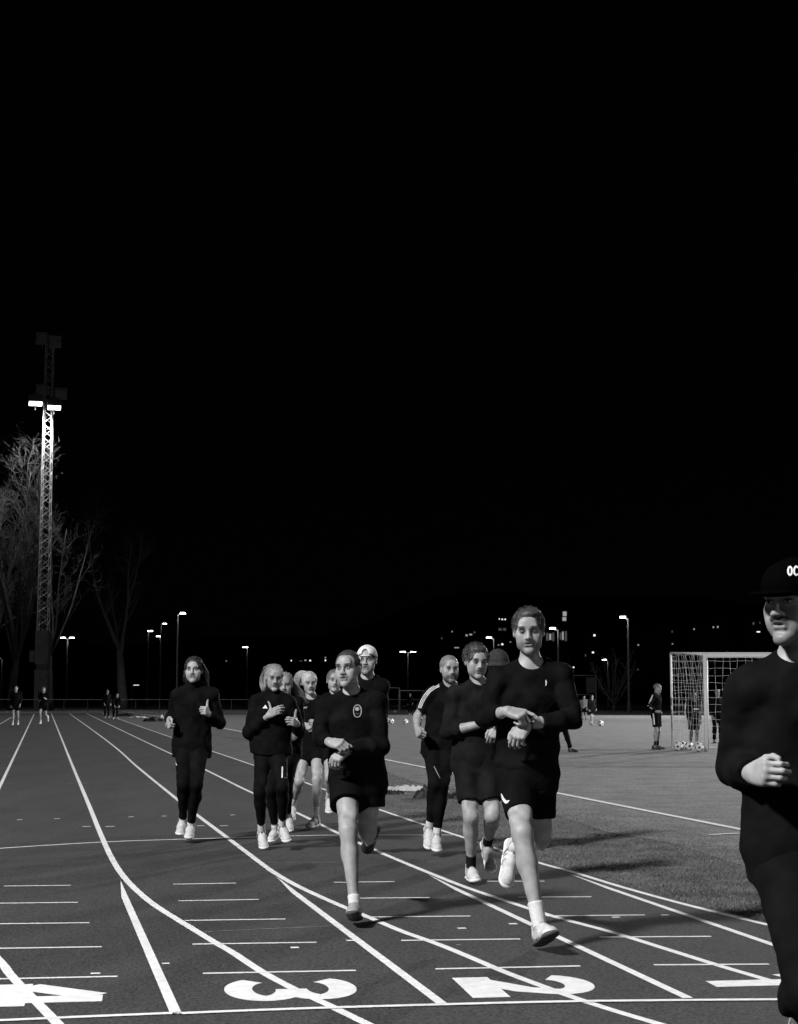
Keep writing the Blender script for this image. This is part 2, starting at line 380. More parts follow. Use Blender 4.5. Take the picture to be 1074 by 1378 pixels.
def street_lamp(px, py, D, heads, label, glow=None, hw=.8, base=None, light=14):
    P = at(px, py, D); b = np.array([P[0], D, 0.0]); e = empty('street_lamp', tuple(b))
    tag(e, label, 'street lamp', 'street lamps beyond the ground')
    m = MB(); m.tube([b, b + [0, 0, P[2] * .6], b + [0, 0, P[2]]], [.11, .085, .06], 8); m.tube([b, b + [0, 0, .9]], .14, 8)
    m.build('pole', mat('dark_pole', .09, .6, .2), e)
    for hx_ in heads:
        c = b + np.array([hx_ * hw, -.1, P[2] + .06]); m = MB()
        m.tube([b + [0, 0, P[2] - .12], c - [hx_ * hw * .35, 0, 0]], .045, 6)
        m.box(c + [0, 0, .09], (hw * 1.1, .36, .1)); m.box(c + [0, 0, .16], (hw * .6, .24, .06)); h = m.build('lamp_head', M_STEELD, e)
        m = MB(); m.box(c + [0, -.02, .0], (hw * 1.04, .32, .09)); m.build('lamp_lens', glow or M_LAMP, h)
        if light:
            L = bpy.data.lights.new('lamp_light', 'POINT'); L.energy = light; L.shadow_soft_size = .1
            o = bpy.data.objects.new('lamp_light', L); link(o, e); o.location = tuple(c - b + np.array([0, -.5, -.25]))
street_lamp(845, 832, 132, (-1,), 'bright street lamp on a tall pole right of the tallest runner', hw=.42, light=55)
street_lamp(751, 847, 150, (-1,), 'bright street lamp directly right of the tallest runner\'s head', hw=.5, light=55)
street_lamp(664.5, 859, 172, (-1,), 'bright street lamp above the bucket hat between two runners', hw=.5, light=55)
street_lamp(549, 878, 232, (-1, 1), 'double headed street lamp between white cap and bearded runner', hw=.72, light=35)
street_lamp(239.5, 826.5, 165, (1,), 'tallest street lamp on the left, above the long haired runner', hw=.5, light=55)
street_lamp(91, 859, 190, (-1, 1), 'double headed street lamp right of the floodlight mast', hw=.5, light=35)
street_lamp(199.8, 850, 210, (.4,), 'small street lamp, leftmost of the cluster before the tall lamp', hw=.6, light=14)
street_lamp(216, 857, 235, (-.4,), 'small low street lamp in the middle of the left cluster', hw=.6, light=14)
street_lamp(217, 840, 215, (1,), 'street lamp with a wide head just left of the tallest left lamp', hw=.45, light=14)
street_lamp(333, 871.5, 240, (-.4,), 'single small street lamp above the woman in the jacket', hw=.7, light=35)
street_lamp(818, 888.5, 225, (-1,), 'low street lamp glowing over the bush near the far pitch', hw=.5, light=35)
street_lamp(178, 922.5, 260, (.8,), 'faint low street lamp between second bare tree and long haired runner', hw=.8, glow=M_LAMPDIM, light=0)
street_lamp(3, 886, 200, (-1,), 'street lamp cut by the left picture edge', hw=.6, glow=M_LAMPDIM, light=14)

# ================================================================== FAR BUILDINGS
def building(x0, x1, ytop, D, wins, label, roof=0):
    a = at(x0, ytop, D); b = at(x1, ytop, D); hgt = a[2]; w = b[0] - a[0]; cx = (a[0] + b[0]) / 2
    e = empty('building', (cx, D, 0)); tag(e, label, 'building', 'far buildings on the dark hill')
    m = MB(); m.box((cx, D + 5, hgt / 2), (w, 10, hgt)); m.build('wall', M_DARKWALL, e)
    m = MB()
    if roof:
        m.add([(cx - w / 2 - .4, D - .4, hgt), (cx + w / 2 + .4, D - .4, hgt), (cx + w / 2 + .4, D + 10.4, hgt), (cx - w / 2 - .4, D + 10.4, hgt), (cx - w / 2 - .4, D + 5, hgt + roof), (cx + w / 2 + .4, D + 5, hgt + roof)],
              [(0, 1, 5, 4), (2, 3, 4, 5), (0, 4, 3), (1, 2, 5), (3, 2, 1, 0)])
    else: m.box((cx, D + 5, hgt + .2), (w + .5, 10.5, .4))
    m.build('roof', M_DARKWALL, e)
    for (px, py, wp, hp, br) in wins:
        c = at(px, py, D - .03); s_ = D / F
        m = MB(); m.box(c, (wp * s_ + .25, .1, hp * s_ + .25)); f = m.build('window', M_STEELD, e)
        m = MB(); m.box(c - [0, .06, 0], (wp * s_, .06, hp * s_)); m.build('pane', {2: M_LAMPDIM, 1: M_WINDOW, 0: M_WINDOWD}[br], f)
building(728, 768, 818, 300, [(760, 826, 5, 6, 1), (759.5, 833, 5, 5, 1), (736.5, 857, 3, 10, 0), (740.5, 857, 2.5, 8, 1), (744.5, 857, 2.5, 11, 0), (754.5, 856, 2.5, 9, 0), (757.5, 855.5, 2, 11, 1), (761.5, 856, 2.5, 13, 0)], 'tall building with lit windows behind the tallest runner')
building(664, 690, 826, 330, [(672, 833, 1.3, 1.5, 2), (676, 833.5, 1.6, 1.8, 2), (680, 833.5, 1.6, 1.8, 2), (673, 847, 4, 3, 0), (679, 847, 4, 3, 0), (671, 868, 1.5, 1.5, 1), (676, 867, 2.5, 2.2, 2), (687, 864, 1.5, 1.5, 1)], 'building with a row of three lit windows above the bucket hat')
building(588, 645, 843, 340, [(608.5, 850, 1.4, 1.6, 1), (594.6, 859, 1.4, 2.4, 0), (628, 855, 2.4, 2.6, 1), (633.5, 854, 3.6, 2.0, 1), (638.5, 851, 2.4, 2.0, 0), (614.6, 871.6, 6, 1.3, 1)], 'long low building with scattered lights above the bearded runner', 3)
building(386, 445, 878, 330, [(392, 889, 1.2, 1.8, 2), (405, 889.5, 3, 1.2, 0), (411, 888.5, 2.4, 1.8, 1), (417.5, 889, 2.2, 1.8, 2), (438, 885, 1.6, 1.8, 1), (438, 888.7, 1.7, 1.8, 2)], 'low building with small lit windows above the blonde runner', 2)
building(296, 316, 880, 335, [(304.5, 889.5, 1.2, 1.4, 1)], 'small dark house with one lit window right of long haired runner', 2)
building(768, 808, 846, 335, [(800, 855, 2.6, 2.6, 2), (798, 878, 2.6, 2.2, 2), (788, 882, 1.4, 3, 0), (772, 898, 1.8, 1.8, 2)], 'dark house with four scattered lights left of the tall lamp', 2)
building(852, 912, 842, 330, [(859, 868, 2, 1.8, 1), (905, 866.5, 1.6, 1.6, 1), (904.6, 850, 1.6, 2.4, 0), (858.5, 901, 2, 1.5, 0)], 'dark wide building with faint lights above the football goal', 2)
building(925, 985, 836, 340, [(934, 846.7, 2, 1.8, 1), (960, 844, 1.8, 2.2, 1), (966, 843.7, 2, 2.4, 1)], 'dark building with three small lights left of the capped man', 2)
building(1005, 1045, 830, 320, [(1014, 839, 2.4, 3, 0), (1020.6, 850.3, 4.5, 1.5, 2), (1022.5, 838, 1.2, 2, 0)], 'dark building with lights beside the moustached man\'s face', 2)

# ================================================================== FENCE, GOALS
fe = empty('railing_fence', (0, 141, 0)); tag(fe, 'low dark metal railing across the far end of the track', 'fence')
for z, r_ in ((1.08, .03), (.12, .025)):
    m = MB(); m.tube([(-52, 141, z), (12, 141, z)], r_, 5); m.build('rail', M_STEELD, fe)
me_post = None
for i in range(33):
    x = -52 + i * 2.0
    if me_post is None:
        m = MB(); m.tube([(0, 0, 0), (0, 0, 1.1)], .028, 5); o = m.build('post', M_STEELD, None); me_post = o.data; o.parent = fe; o.location = (x, 0, 0)
    else:
        o = bpy.data.objects.new('post', me_post); link(o, fe); o.location = (x, 0, 0)
def cyl_between(name, pts, r, mat_, par, n=10):
    m = MB(); m.tube(pts, r, n); return m.build(name, mat_, par, True)
# main goal
gp = gnd(951.5, 1011.5); gs = gnd(905, 1004.5); gs[1] = gp[1] + 2.4; gs[0] = at(905, 1000, gs[1])[0]
goal = empty('football_goal', tuple(gp)); tag(goal, 'white football goal with net standing at the right of the pitch', 'goal')
Wg = 7.32; tp_ = gp + np.array([0, 0, 2.44])
cyl_between('goal_post', [gp, tp_], .062, M_WHITE, goal); cyl_between('goal_post', [gp + [Wg, 0, 0], tp_ + [Wg, 0, 0]], .062, M_WHITE, goal)
cyl_between('crossbar', [tp_ - [.06, 0, .0], tp_ + [Wg + .06, 0, .0]], .06, M_WHITE, goal)
bt = gs + np.array([0, 0, 2.56])
for dx in (0, Wg + .3):
    cyl_between('net_support', [gs + [dx, 0, 0], bt + [dx, 0, 0]], .03, M_WHITE, goal, 6)
    cyl_between('net_support', [tp_ + [dx - (.3 if dx else 0), 0, .03], (tp_ + bt) / 2 + [dx, 0, .03], bt + [dx, 0, 0]], .03, M_WHITE, goal, 6)
cyl_between('net_support', [bt, bt + [Wg + .3, 0, 0]], .025, M_WHITE, goal, 6)
cyl_between('ground_bar', [gs + [0, 0, .03], gs + [Wg + .3, 0, .03]], .03, M_WHITE, goal, 6)
m = MB(); NR = .0036
def netpanel(o, u, v, nu, nv, sag):
    def P(i, j):
        a, b = i / nu, j / nv; return o + u * a + v * b + sag * math.sin(math.pi * a) * math.sin(math.pi * b) + np.array([.015 * math.sin(i * 2.1 + j), .02 * math.sin(i + j * 1.7), .012 * math.sin(i * 1.3 + 2.2 * j)])
    for i in range(nu + 1): m.tube([P(i, j) for j in range(nv + 1)], NR, 3, False)
    for j in range(nv + 1): m.tube([P(i, j) for i in range(nu + 1)], NR, 3, False)
netpanel(gp, gs - gp, np.array([0, 0, 2.48]), 13, 15, np.array([.12, 0, 0]))
netpanel(gs, np.array([Wg + .3, 0, 0]), np.array([0, 0, 2.54]), 38, 13, np.array([0, .15, 0]))
netpanel(tp_, np.array([Wg, 0, 0]), bt - tp_, 44, 14, np.array([0, 0, -.12]))
m.build('net', mat('net_cord', .62, .8, .2), goal)
# small far goals
def small_goal(x0, x1, ytop, gy, label, mt):
    a = gnd(x0, gy); b = gnd(x1, gy); h = at(x1, ytop, b[1])[2]; e = empty('training_goal', tuple(b)); tag(e, label, 'goal', 'small far goals')
    for p in (a, b):
        cyl_between('goal_post', [p, p + [0, 0, h]], .055, mt, e, 6)
        cyl_between('net_support', [p + [0, 0, h], p + [0, 1.2, 0]], .03, mt, e, 5)
    cyl_between('crossbar', [a + [0, 0, h], b + [0, 0, h]], .055, mt, e, 6)
small_goal(486, 537.5, 925.5, 959, 'small grey training goal partly hidden behind the front runner', M_STEEL)
small_goal(538.5, 600, 929.5, 957, 'low dark frame goal between front runner and bearded runner', M_STEELD)
# ball-stop net frame in front of the bush
bs = empty('ball_stop_frame', tuple(gnd(785, 956))); tag(bs, 'dark ball stop frame with mesh far behind the tallest runner', 'fence')
for x in (770, 802.5):
    p = gnd(x, 956); cyl_between('post', [p, p + [0, 0, at(x, 909, p[1])[2]]], .06, M_STEELD, bs, 6)
a, b = gnd(770, 956), gnd(802.5, 956); h = at(780, 909, a[1])[2]
cyl_between('rail', [a + [0, 0, h], b + [0, 0, h]], .05, M_STEELD, bs, 6); cyl_between('rail', [a + [0, 0, h * .45], b + [0, 0, h * .45]], .04, M_STEELD, bs, 6)
m = MB(); m.box((a + b) / 2 * [1, 1, 0] + np.array([(b - a)[0] * .28, .1, h * .72]), ((b - a)[0] * .36, .04, h * .45)); m.build('panel', mat('grey_sheet', .10, .8, .2, .2, 2), bs)

# balls
def football(px, gy, label, r=.11):
    """a ball with twelve dark pentagon patches sitting proud of the white skin"""
    c = gnd(px, gy); c[2] = r
    bpy_v = []; f = []
    nlat, nlon = 10, 16
    for i in range(nlat + 1):
        for j in range(nlon):
            t = math.pi * i / nlat; p_ = 2 * math.pi * j / nlon; bpy_v.append(c + r * np.array([math.sin(t) * math.cos(p_), math.sin(t) * math.sin(p_), math.cos(t)]))
    for i in range(nlat):
        for j in range(nlon): a = i * nlon + j; b_ = i * nlon + (j + 1) % nlon; f.append((a, b_, b_ + nlon, a + nlon))
    e = empty('football', tuple(c - [0, 0, r])); tag(e, label, 'ball', 'footballs on the pitch')
    mesh_obj('ball_skin', bpy_v, f, M_WHITE, e, True)
    ph = (1 + 5 ** .5) / 2; m = MB(); q = random.uniform(0, 3)
    for a in (-1, 1):
        for b_ in (-1, 1):
            for d in ((0, a, b_ * ph), (a, b_ * ph, 0), (b_ * ph, 0, a)):
                d = nrm(d); d = np.array([d[0] * math.cos(q) - d[1] * math.sin(q), d[0] * math.sin(q) + d[1] * math.cos(q), d[2]])
                x = nrm(np.cross(d, [.3, .5, .8])); y = np.cross(d, x)
                m.add([c + d * r * 1.02] + [c + nrm(d + .34 * (x * math.cos(k * 1.2566) + y * math.sin(k * 1.2566))) * r * 1.012 for k in range(5)], [(0, k + 1, (k + 1) % 5 + 1) for k in range(5)])
    m.build('ball_patch', M_BLACKMET, e)
for px, gy, lab in [(913, 1010.5, 'football at the left end of the row beside the goal'), (919.5, 1009, 'football behind the leftmost ball beside the goal'), (927.5, 1010, 'third football from the left beside the goal, nearest the boy'),
                    (941, 1012, 'football on the turf just left of the white goal post'), (808.5, 977.5, 'lone football in front of the far boy'), (526.5, 974.5, 'football right of the front runner\'s chest, nearer pair'),
                    (521.5, 974.2, 'football half hidden by the front runner\'s sleeve'), (545.5, 975, 'football left of the bearded runner\'s fist'), (532, 960.5, 'small far football beneath the training goal')]:
    football(px, gy, lab, .115 if gy > 1000 else .14)

# clothes and bags left on the ground
def heap(name, px, py, w, d, h, mt, label, cat, seed, parent=None):
    r = np.random.RandomState(seed); c = gnd(px, py); n = 44; m_ = 18; V = []; Fc = []
    ph = r.uniform(0, 6, 8)
    for i in range(n):
        for j in range(m_):
            a = 2 * math.pi * i / n; q = j / (m_ - 1)
            rr = q * (1 + .22 * math.sin(2 * a + ph[0]) + .14 * math.sin(3 * a + ph[1]) + .08 * math.sin(7 * a + ph[2]))
            x = rr * math.cos(a) * w / 2; y = rr * math.sin(a) * d / 2
            nz = abs(math.sin(7 * x / w + ph[3] + 5 * y / d + 1.6 * math.sin(5 * y / d + ph[6]))) * .5 + abs(math.sin(11 * y / d + ph[4] - 5 * x / w + 1.3 * math.sin(9 * x / w + ph[7]))) * .32 + abs(math.sin(19 * x / w - 15 * y / d + ph[5])) * .18
            z = h * (1 - q ** 5) * (.25 + .75 * (1 - nz) ** 1.3) + .006
            V.append(c + [x, y, max(z, .006) if q < 1 else .004])
    for i in range(n):
        for j in range(m_ - 1): a = i * m_ + j; b_ = ((i + 1) % n) * m_ + j; Fc.append((a, a + 1, b_ + 1, b_))
    o = mesh_obj(name, V, Fc, mt, None, True, c); tag(o, label, cat, 'clothes and bags left by the pitch'); return o
M_CLOTHW = mat('crumpled_white_cloth', .5, .8, .2, .25, 6, .3, 20)
heap('jacket', 551, 1064, .62, .5, .10, M_CLOTHW, 'crumpled white jacket on the verge left of bearded runner', 'jacket', 1)
heap('jacket', 530, 1068.5, .3, .22, .07, M_BLACKBAG, 'black garment lying left of the crumpled white jacket', 'jacket', 2)
heap('bag', 584, 1074, .55, .26, .20, M_BLACKBAG, 'black sports bag on the verge behind the bearded runner\'s leg', 'bag', 3)
heap('bag', 622, 1074, .45, .24, .14, M_BLACKBAG, 'black bag on the verge between bearded and dark shirted runners', 'bag', 8)
heap('bag', 167, 964, 1.5, .6, .28, M_BLACKBAG, 'flat black bag at the far end right of the bending pair', 'bag', 4)
heap('jacket', 186, 966, 1.1, .6, .14, M_CLOTHW, 'white cloth on the far ground right of the flat bag', 'jacket', 5)
heap('bag', 208, 971, 1.3, .7, .35, M_BLACKBAG, 'dark bag on the ground left of long haired runner\'s hand', 'bag', 6)
heap('jacket', 221, 969.5, .9, .6, .4, M_CLOTHW, 'white jacket beside dark bag behind the long haired runner', 'jacket', 7)

# ================================================================== BARE TREES
def bare_tree(px, D, ytop, seed, label, spread, trunk_r, fork=.22, limbs=6, side=9, twigs=7, lean=0.0, mt_=None):
    """trunk that forks into upright limbs, each with side branches and a fine twig haze"""
    r = random.Random(seed); b = at(px, 936, D); b[2] = 0; hgt = at(px, ytop, D)[2]
    e = empty('bare_tree', tuple(b)); tag(e, label, 'tree', 'bare winter trees')
    mt, mc = MB(), MB(); rv = lambda q: np.array([r.gauss(0, q), r.gauss(0, q), r.gauss(0, q)])
    def path(p, d, L, n, kink, up):
        pts = [p]; d = nrm(d)
        for i in range(n): d = nrm(d + rv(kink) + np.array([0, 0, up])); pts.append(pts[-1] + d * L / n)
        return pts
    tk = path(b, (lean, 0, 1), hgt * fork, 5, .03, .05); mt.tube(tk, [trunk_r * (1.25 - .1 * i) for i in range(6)], 9)
    for k in range(limbs):
        az = 6.283 * (k + r.random() * .7) / limbs; sv = np.array([math.cos(az), math.sin(az), 0]); L = hgt * (1 - fork) * (r.uniform(.72, 1.03) if k else 1.0)
        lp = path(tk[-1 - (k % 2)], nrm(np.array([lean, 0, 1]) + sv * spread * r.uniform(.5, 1.0)), L, 9, .055, .10); r0 = trunk_r * r.uniform(.38, .62)
        mt.tube(lp, [max(r0 * (1 - .09 * i), .03) for i in range(10)], 6)
        for j in range(side):
            t = r.uniform(.18, 1.0); i = min(int(t * 9), 8); q = lp[i] + (lp[i + 1] - lp[i]) * (t * 9 - i); a2 = r.uniform(0, 6.283)
            sp_ = path(q, nrm(lp[i + 1] - lp[i]) + np.array([math.cos(a2), math.sin(a2), 0]) * r.uniform(.4, .95), L * r.uniform(.14, .30) * (1.25 - .55 * t), 5, .12, .09); rb = max(r0 * (1 - .09 * i) * .42, .028)
            mc.tube(sp_, [rb * (1 - .15 * x) for x in range(6)], 4, False)
            for w in range(twigs):
                t2 = r.uniform(.2, 1.0); i2 = min(int(t2 * 5), 4); q2 = sp_[i2] + (sp_[i2 + 1] - sp_[i2]) * (t2 * 5 - i2)
                tw = path(q2, nrm(sp_[i2 + 1] - sp_[i2]) + rv(.6), r.uniform(.7, 2.0) * hgt / 24, 3, .16, .10); mc.tube(tw, [.014, .012, .010, .007], 3, False)
                for v in range(3):
                    q3 = tw[r.randint(1, 3)]; mc.tube(path(q3, nrm(tw[-1] - tw[0]) + rv(.7), r.uniform(.3, .9) * hgt / 24, 2, .2, .1), [.010, .008, .006], 3, False)
    mt.build('trunk', mt_ or M_BARK, e, True); mc.build('crown', mt_ or M_BARK, e)
bare_tree(16, 153, 600, 3, 'tall bare tree with fine twigs left of the floodlight mast', .40, .36, .2, 7, 13, 13)
bare_tree(-24, 160, 618, 8, 'bare tree cut by the left picture edge', .4, .4, .2, 6, 10, 8)
bare_tree(68, 158, 668, 12, 'thinner bare tree right behind the floodlight mast', .42, .25, .25, 5, 10, 8, .03)
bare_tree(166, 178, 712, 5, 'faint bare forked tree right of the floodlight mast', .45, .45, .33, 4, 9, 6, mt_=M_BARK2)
bare_tree(826, 150, 872, 9, 'small bare bushy tree behind the far pitch by the lamp', 1.0, .10, .12, 8, 6, 5)
# ================================================================== FIGURES: one smooth implicit surface per body or garment
def smin(a, b, k):
    if k <= 0: return np.minimum(a, b)
    h = np.maximum(k - np.abs(a - b), 0) / k
    return np.minimum(a, b) - h * h * k * 0.25
def prim(t, k=.02, op='u', **q):
    q['t'] = t; q['k'] = k; q['op'] = op
    for n in ('a', 'b', 'c', 'n', 'p'):
        if n in q: q[n] = np.asarray(q[n], float)
    if t == 'ell':
        q['r'] = np.asarray(q['r'], float); q['R'] = np.asarray(q.get('R', np.eye(3)), float); q['bc'] = q['c']; q['br'] = q['r'].max()
    elif t == 'plane': q['bc'] = q['p']; q['br'] = 1e3
    else:
        q['bc'] = (q['a'] + q['b']) / 2; q['br'] = np.linalg.norm(q['b'] - q['a']) / 2 + max(q['ra'], q['rb'])
    return q
def cone(a, b, ra, rb, k=.02, op='u'): return prim('cone', k, op, a=a, b=b, ra=ra, rb=rb)
def econe(a, b, ra, rb, n, f, k=.02, op='u'): return prim('econe', k, op, a=a, b=b, ra=ra, rb=rb, n=nrm(n), f=f)
def cyl(a, b, ra, rb, k=.02, op='u'): return prim('cyl', k, op, a=a, b=b, ra=ra, rb=rb)
def ecyl(a, b, ra, rb, n, f, k=.02, op='u'): return prim('ecyl', k, op, a=a, b=b, ra=ra, rb=rb, n=nrm(n), f=f)
def ell(c, r, R=None, k=.02, op='u'): return prim('ell', k, op, c=c, r=r, R=np.eye(3) if R is None else R)
def plane(p, n): return prim('plane', 0, 'c', p=p, n=nrm(n))
def pev(q, P):
    t = q['t']
    if t == 'ell':
        w = (P - q['c']) @ q['R'].T / q['r']; k0 = np.sqrt((w * w).sum(-1)); k1 = np.sqrt(((w / q['r']) ** 2).sum(-1)) + 1e-9
        return k0 * (k0 - 1) / k1
    if t == 'plane': return (P - q['p']) @ q['n']
    ab = q['b'] - q['a']; L2 = ab @ ab + 1e-12; v = P - q['a']; tt = (v @ ab) / L2; tc = np.clip(tt, 0, 1)
    if t in ('cone', 'econe'):
        v = v - tc[..., None] * ab
    else:
        v = v - tt[..., None] * ab
    r = q['ra'] + (q['rb'] - q['ra']) * tc
    if t[0] == 'e':
        vn = v @ q['n']; v = v + (vn * (1 / q['f'] - 1))[..., None] * q['n']
        d = (np.sqrt((v * v).sum(-1)) - r) * math.sqrt(q['f'])
    else: d = np.sqrt((v * v).sum(-1)) - r
    if t in ('cyl', 'ecyl'):
        L = math.sqrt(L2); d = -smin(-d, -np.maximum(-tt, tt - 1) * L, .008)
    return d
class Sdf:
    def __init__(s): s.groups = []; s.post = []; s.noise = None
    def group(s, prims, k): s.groups.append((k, prims)); return s
    def ev(s, P, bc=None, brad=None):
        """P: (nb, m, 3); bc, brad: block centres / radius for culling"""
        tot = np.full(P.shape[:-1], 1.0, np.float64)
        def app(arr, q, mk):
            sub = P if mk is None else P[mk]
            d = pev(q, sub); cur = arr if mk is None else arr[mk]
            if q['op'] == 'u': new = smin(cur, d, q['k'])
            elif q['op'] == 's': new = -smin(-cur, d, q['k'])
            else: new = np.maximum(cur, d)
            if mk is None: arr[...] = new
            else: arr[mk] = new
        for kg, prims in s.groups:
            g = np.full(P.shape[:-1], 1.0)
            for q in prims:
                mk = None
                if bc is not None and q['t'] != 'plane':
                    mk = ((bc - q['bc']) ** 2).sum(-1) < (q['br'] + q['k'] + brad + .02) ** 2
                    if not mk.any(): continue
                app(g, q, mk)
            tot = smin(tot, g, kg)
        if s.noise is not None: tot = tot + s.noise(P)
        for q in s.post:
            mk = None
            if bc is not None and q['t'] != 'plane':
                mk = ((bc - q['bc']) ** 2).sum(-1) < (q['br'] + q['k'] + brad + .02) ** 2
                if not mk.any(): continue
            app(tot, q, mk)
        return tot
    def mesh(s, res):
        us = [q for _, pr in s.groups for q in pr if q['op'] == 'u']
        lo = np.min([q['bc'] - q['br'] for q in us], 0) - .03; hi = np.max([q['bc'] + q['br'] for q in us], 0) + .03
        B = 8 * res; nb = np.ceil((hi - lo) / B).astype(int)
        I = np.stack(np.meshgrid(*[np.arange(n) for n in nb], indexing='ij'), -1).reshape(-1, 3)
        cen = lo + (I + .5) * B
        near = np.zeros(len(I), bool)
        for q in us: near |= ((cen - q['bc']) ** 2).sum(-1) < (q['br'] + B * 1.2) ** 2
        I = I[near]; cen = cen[near]
        d = s.ev(cen[:, None, :], cen, B * 1.2)[:, 0]
        act = (np.abs(d) < B * 1.25) ; I = I[act]; cen = cen[act]
        c9 = np.arange(9)
        loc = np.stack(np.meshgrid(c9, c9, c9, indexing='ij'), -1).reshape(-1, 3)
        P = lo + (I[:, None, :] * 8 + loc[None]) * res
        D = s.ev(P, cen, B * .9).reshape(-1, 9, 9, 9)
        S = D < 0
        corners = [(0, 0, 0), (1, 0, 0), (0, 1, 0), (1, 1, 0), (0, 0, 1), (1, 0, 1), (0, 1, 1), (1, 1, 1)]
        sl = lambda A, o: A[:, o[0]:o[0] + 8, o[1]:o[1] + 8, o[2]:o[2] + 8]
        cnt = sum(sl(S, o).astype(np.int8) for o in corners)
        am = (cnt > 0) & (cnt < 8)
        idx = np.argwhere(am)
        cell = I[idx[:, 0]] * 8 + idx[:, 1:]
        vals = np.stack([sl(D, o)[am] for o in corners], 1)
        acc = np.zeros((len(idx), 3)); n = np.zeros(len(idx))
        co = np.array(corners, float)
        for a in range(8):
            for ax in range(3):
                b = a | (1 << ax)
                if b == a: continue
                va, vb = vals[:, a], vals[:, b]; mk = (va < 0) != (vb < 0)
                if not mk.any(): continue
                t = va[mk] / (va[mk] - vb[mk])
                acc[mk] += co[a] + (co[b] - co[a]) * t[:, None]; n[mk] += 1
        V = lo + (cell + acc / n[:, None]) * res
        NJ, NK = nb[1] * 8 + 16, nb[2] * 8 + 16
        key = lambda c: ((c[:, 0] + 4).astype(np.int64) * NJ + c[:, 1] + 4) * NK + c[:, 2] + 4
        kk = key(cell); order = np.argsort(kk); ks = kk[order]
        def find(c):
            q = key(c); p = np.clip(np.searchsorted(ks, q), 0, len(ks) - 1); ok = ks[p] == q
            return order[p], ok
        Fs = []
        for ax in range(3):
            o = [0, 0, 0]; o[ax] = 1
            s0, s1 = sl(S, (0, 0, 0)), sl(S, o); ed = s0 != s1
            e = np.argwhere(ed)
            if not len(e): continue
            c = I[e[:, 0]] * 8 + e[:, 1:]; ins = s0[ed]
            u, w = (ax + 1) % 3, (ax + 2) % 3
            q = []; good = np.ones(len(c), bool)
            for du, dw in ((0, 0), (-1, 0), (-1, -1), (0, -1)):
                cc = c.copy(); cc[:, u] += du; cc[:, w] += dw
                i, ok = find(cc); q.append(i); good &= ok
            q = np.stack(q, 1)[good]; ins = ins[good]
            q[~ins] = q[~ins][:, ::-1]
            Fs.append(q)
        return V, np.concatenate(Fs)
def wrinkles(amp, freq, seed, axis=None, squash=1.0):
    r = np.random.RandomState(seed); K = r.normal(size=(9, 3)); K /= np.linalg.norm(K, axis=1)[:, None]
    K *= (freq * r.uniform(.6, 1.7, 9))[:, None]; ph = r.uniform(0, 6.28, 9)
    if axis is not None:
        ax = nrm(axis); K = K + np.outer(K @ ax, ax) * (squash - 1)
    def f(P):
        o = 0
        w = .5 * np.sin(P @ K[0] * .5 + ph[1]) + .5 * np.sin(P @ K[1] * .4)
        Q = P + (w * .03)[..., None]
        for i in range(9): o = o + np.sin(Q @ K[i] + ph[i])
        o2 = 0
        for i in range(0, 9, 2): o2 = o2 + np.sin(Q @ K[i][[1, 2, 0]] * 2.3 + ph[i] * 2)
        return amp * (o / 3.0 + .38 * np.abs(o2) / 2.2 - .2)
    return f

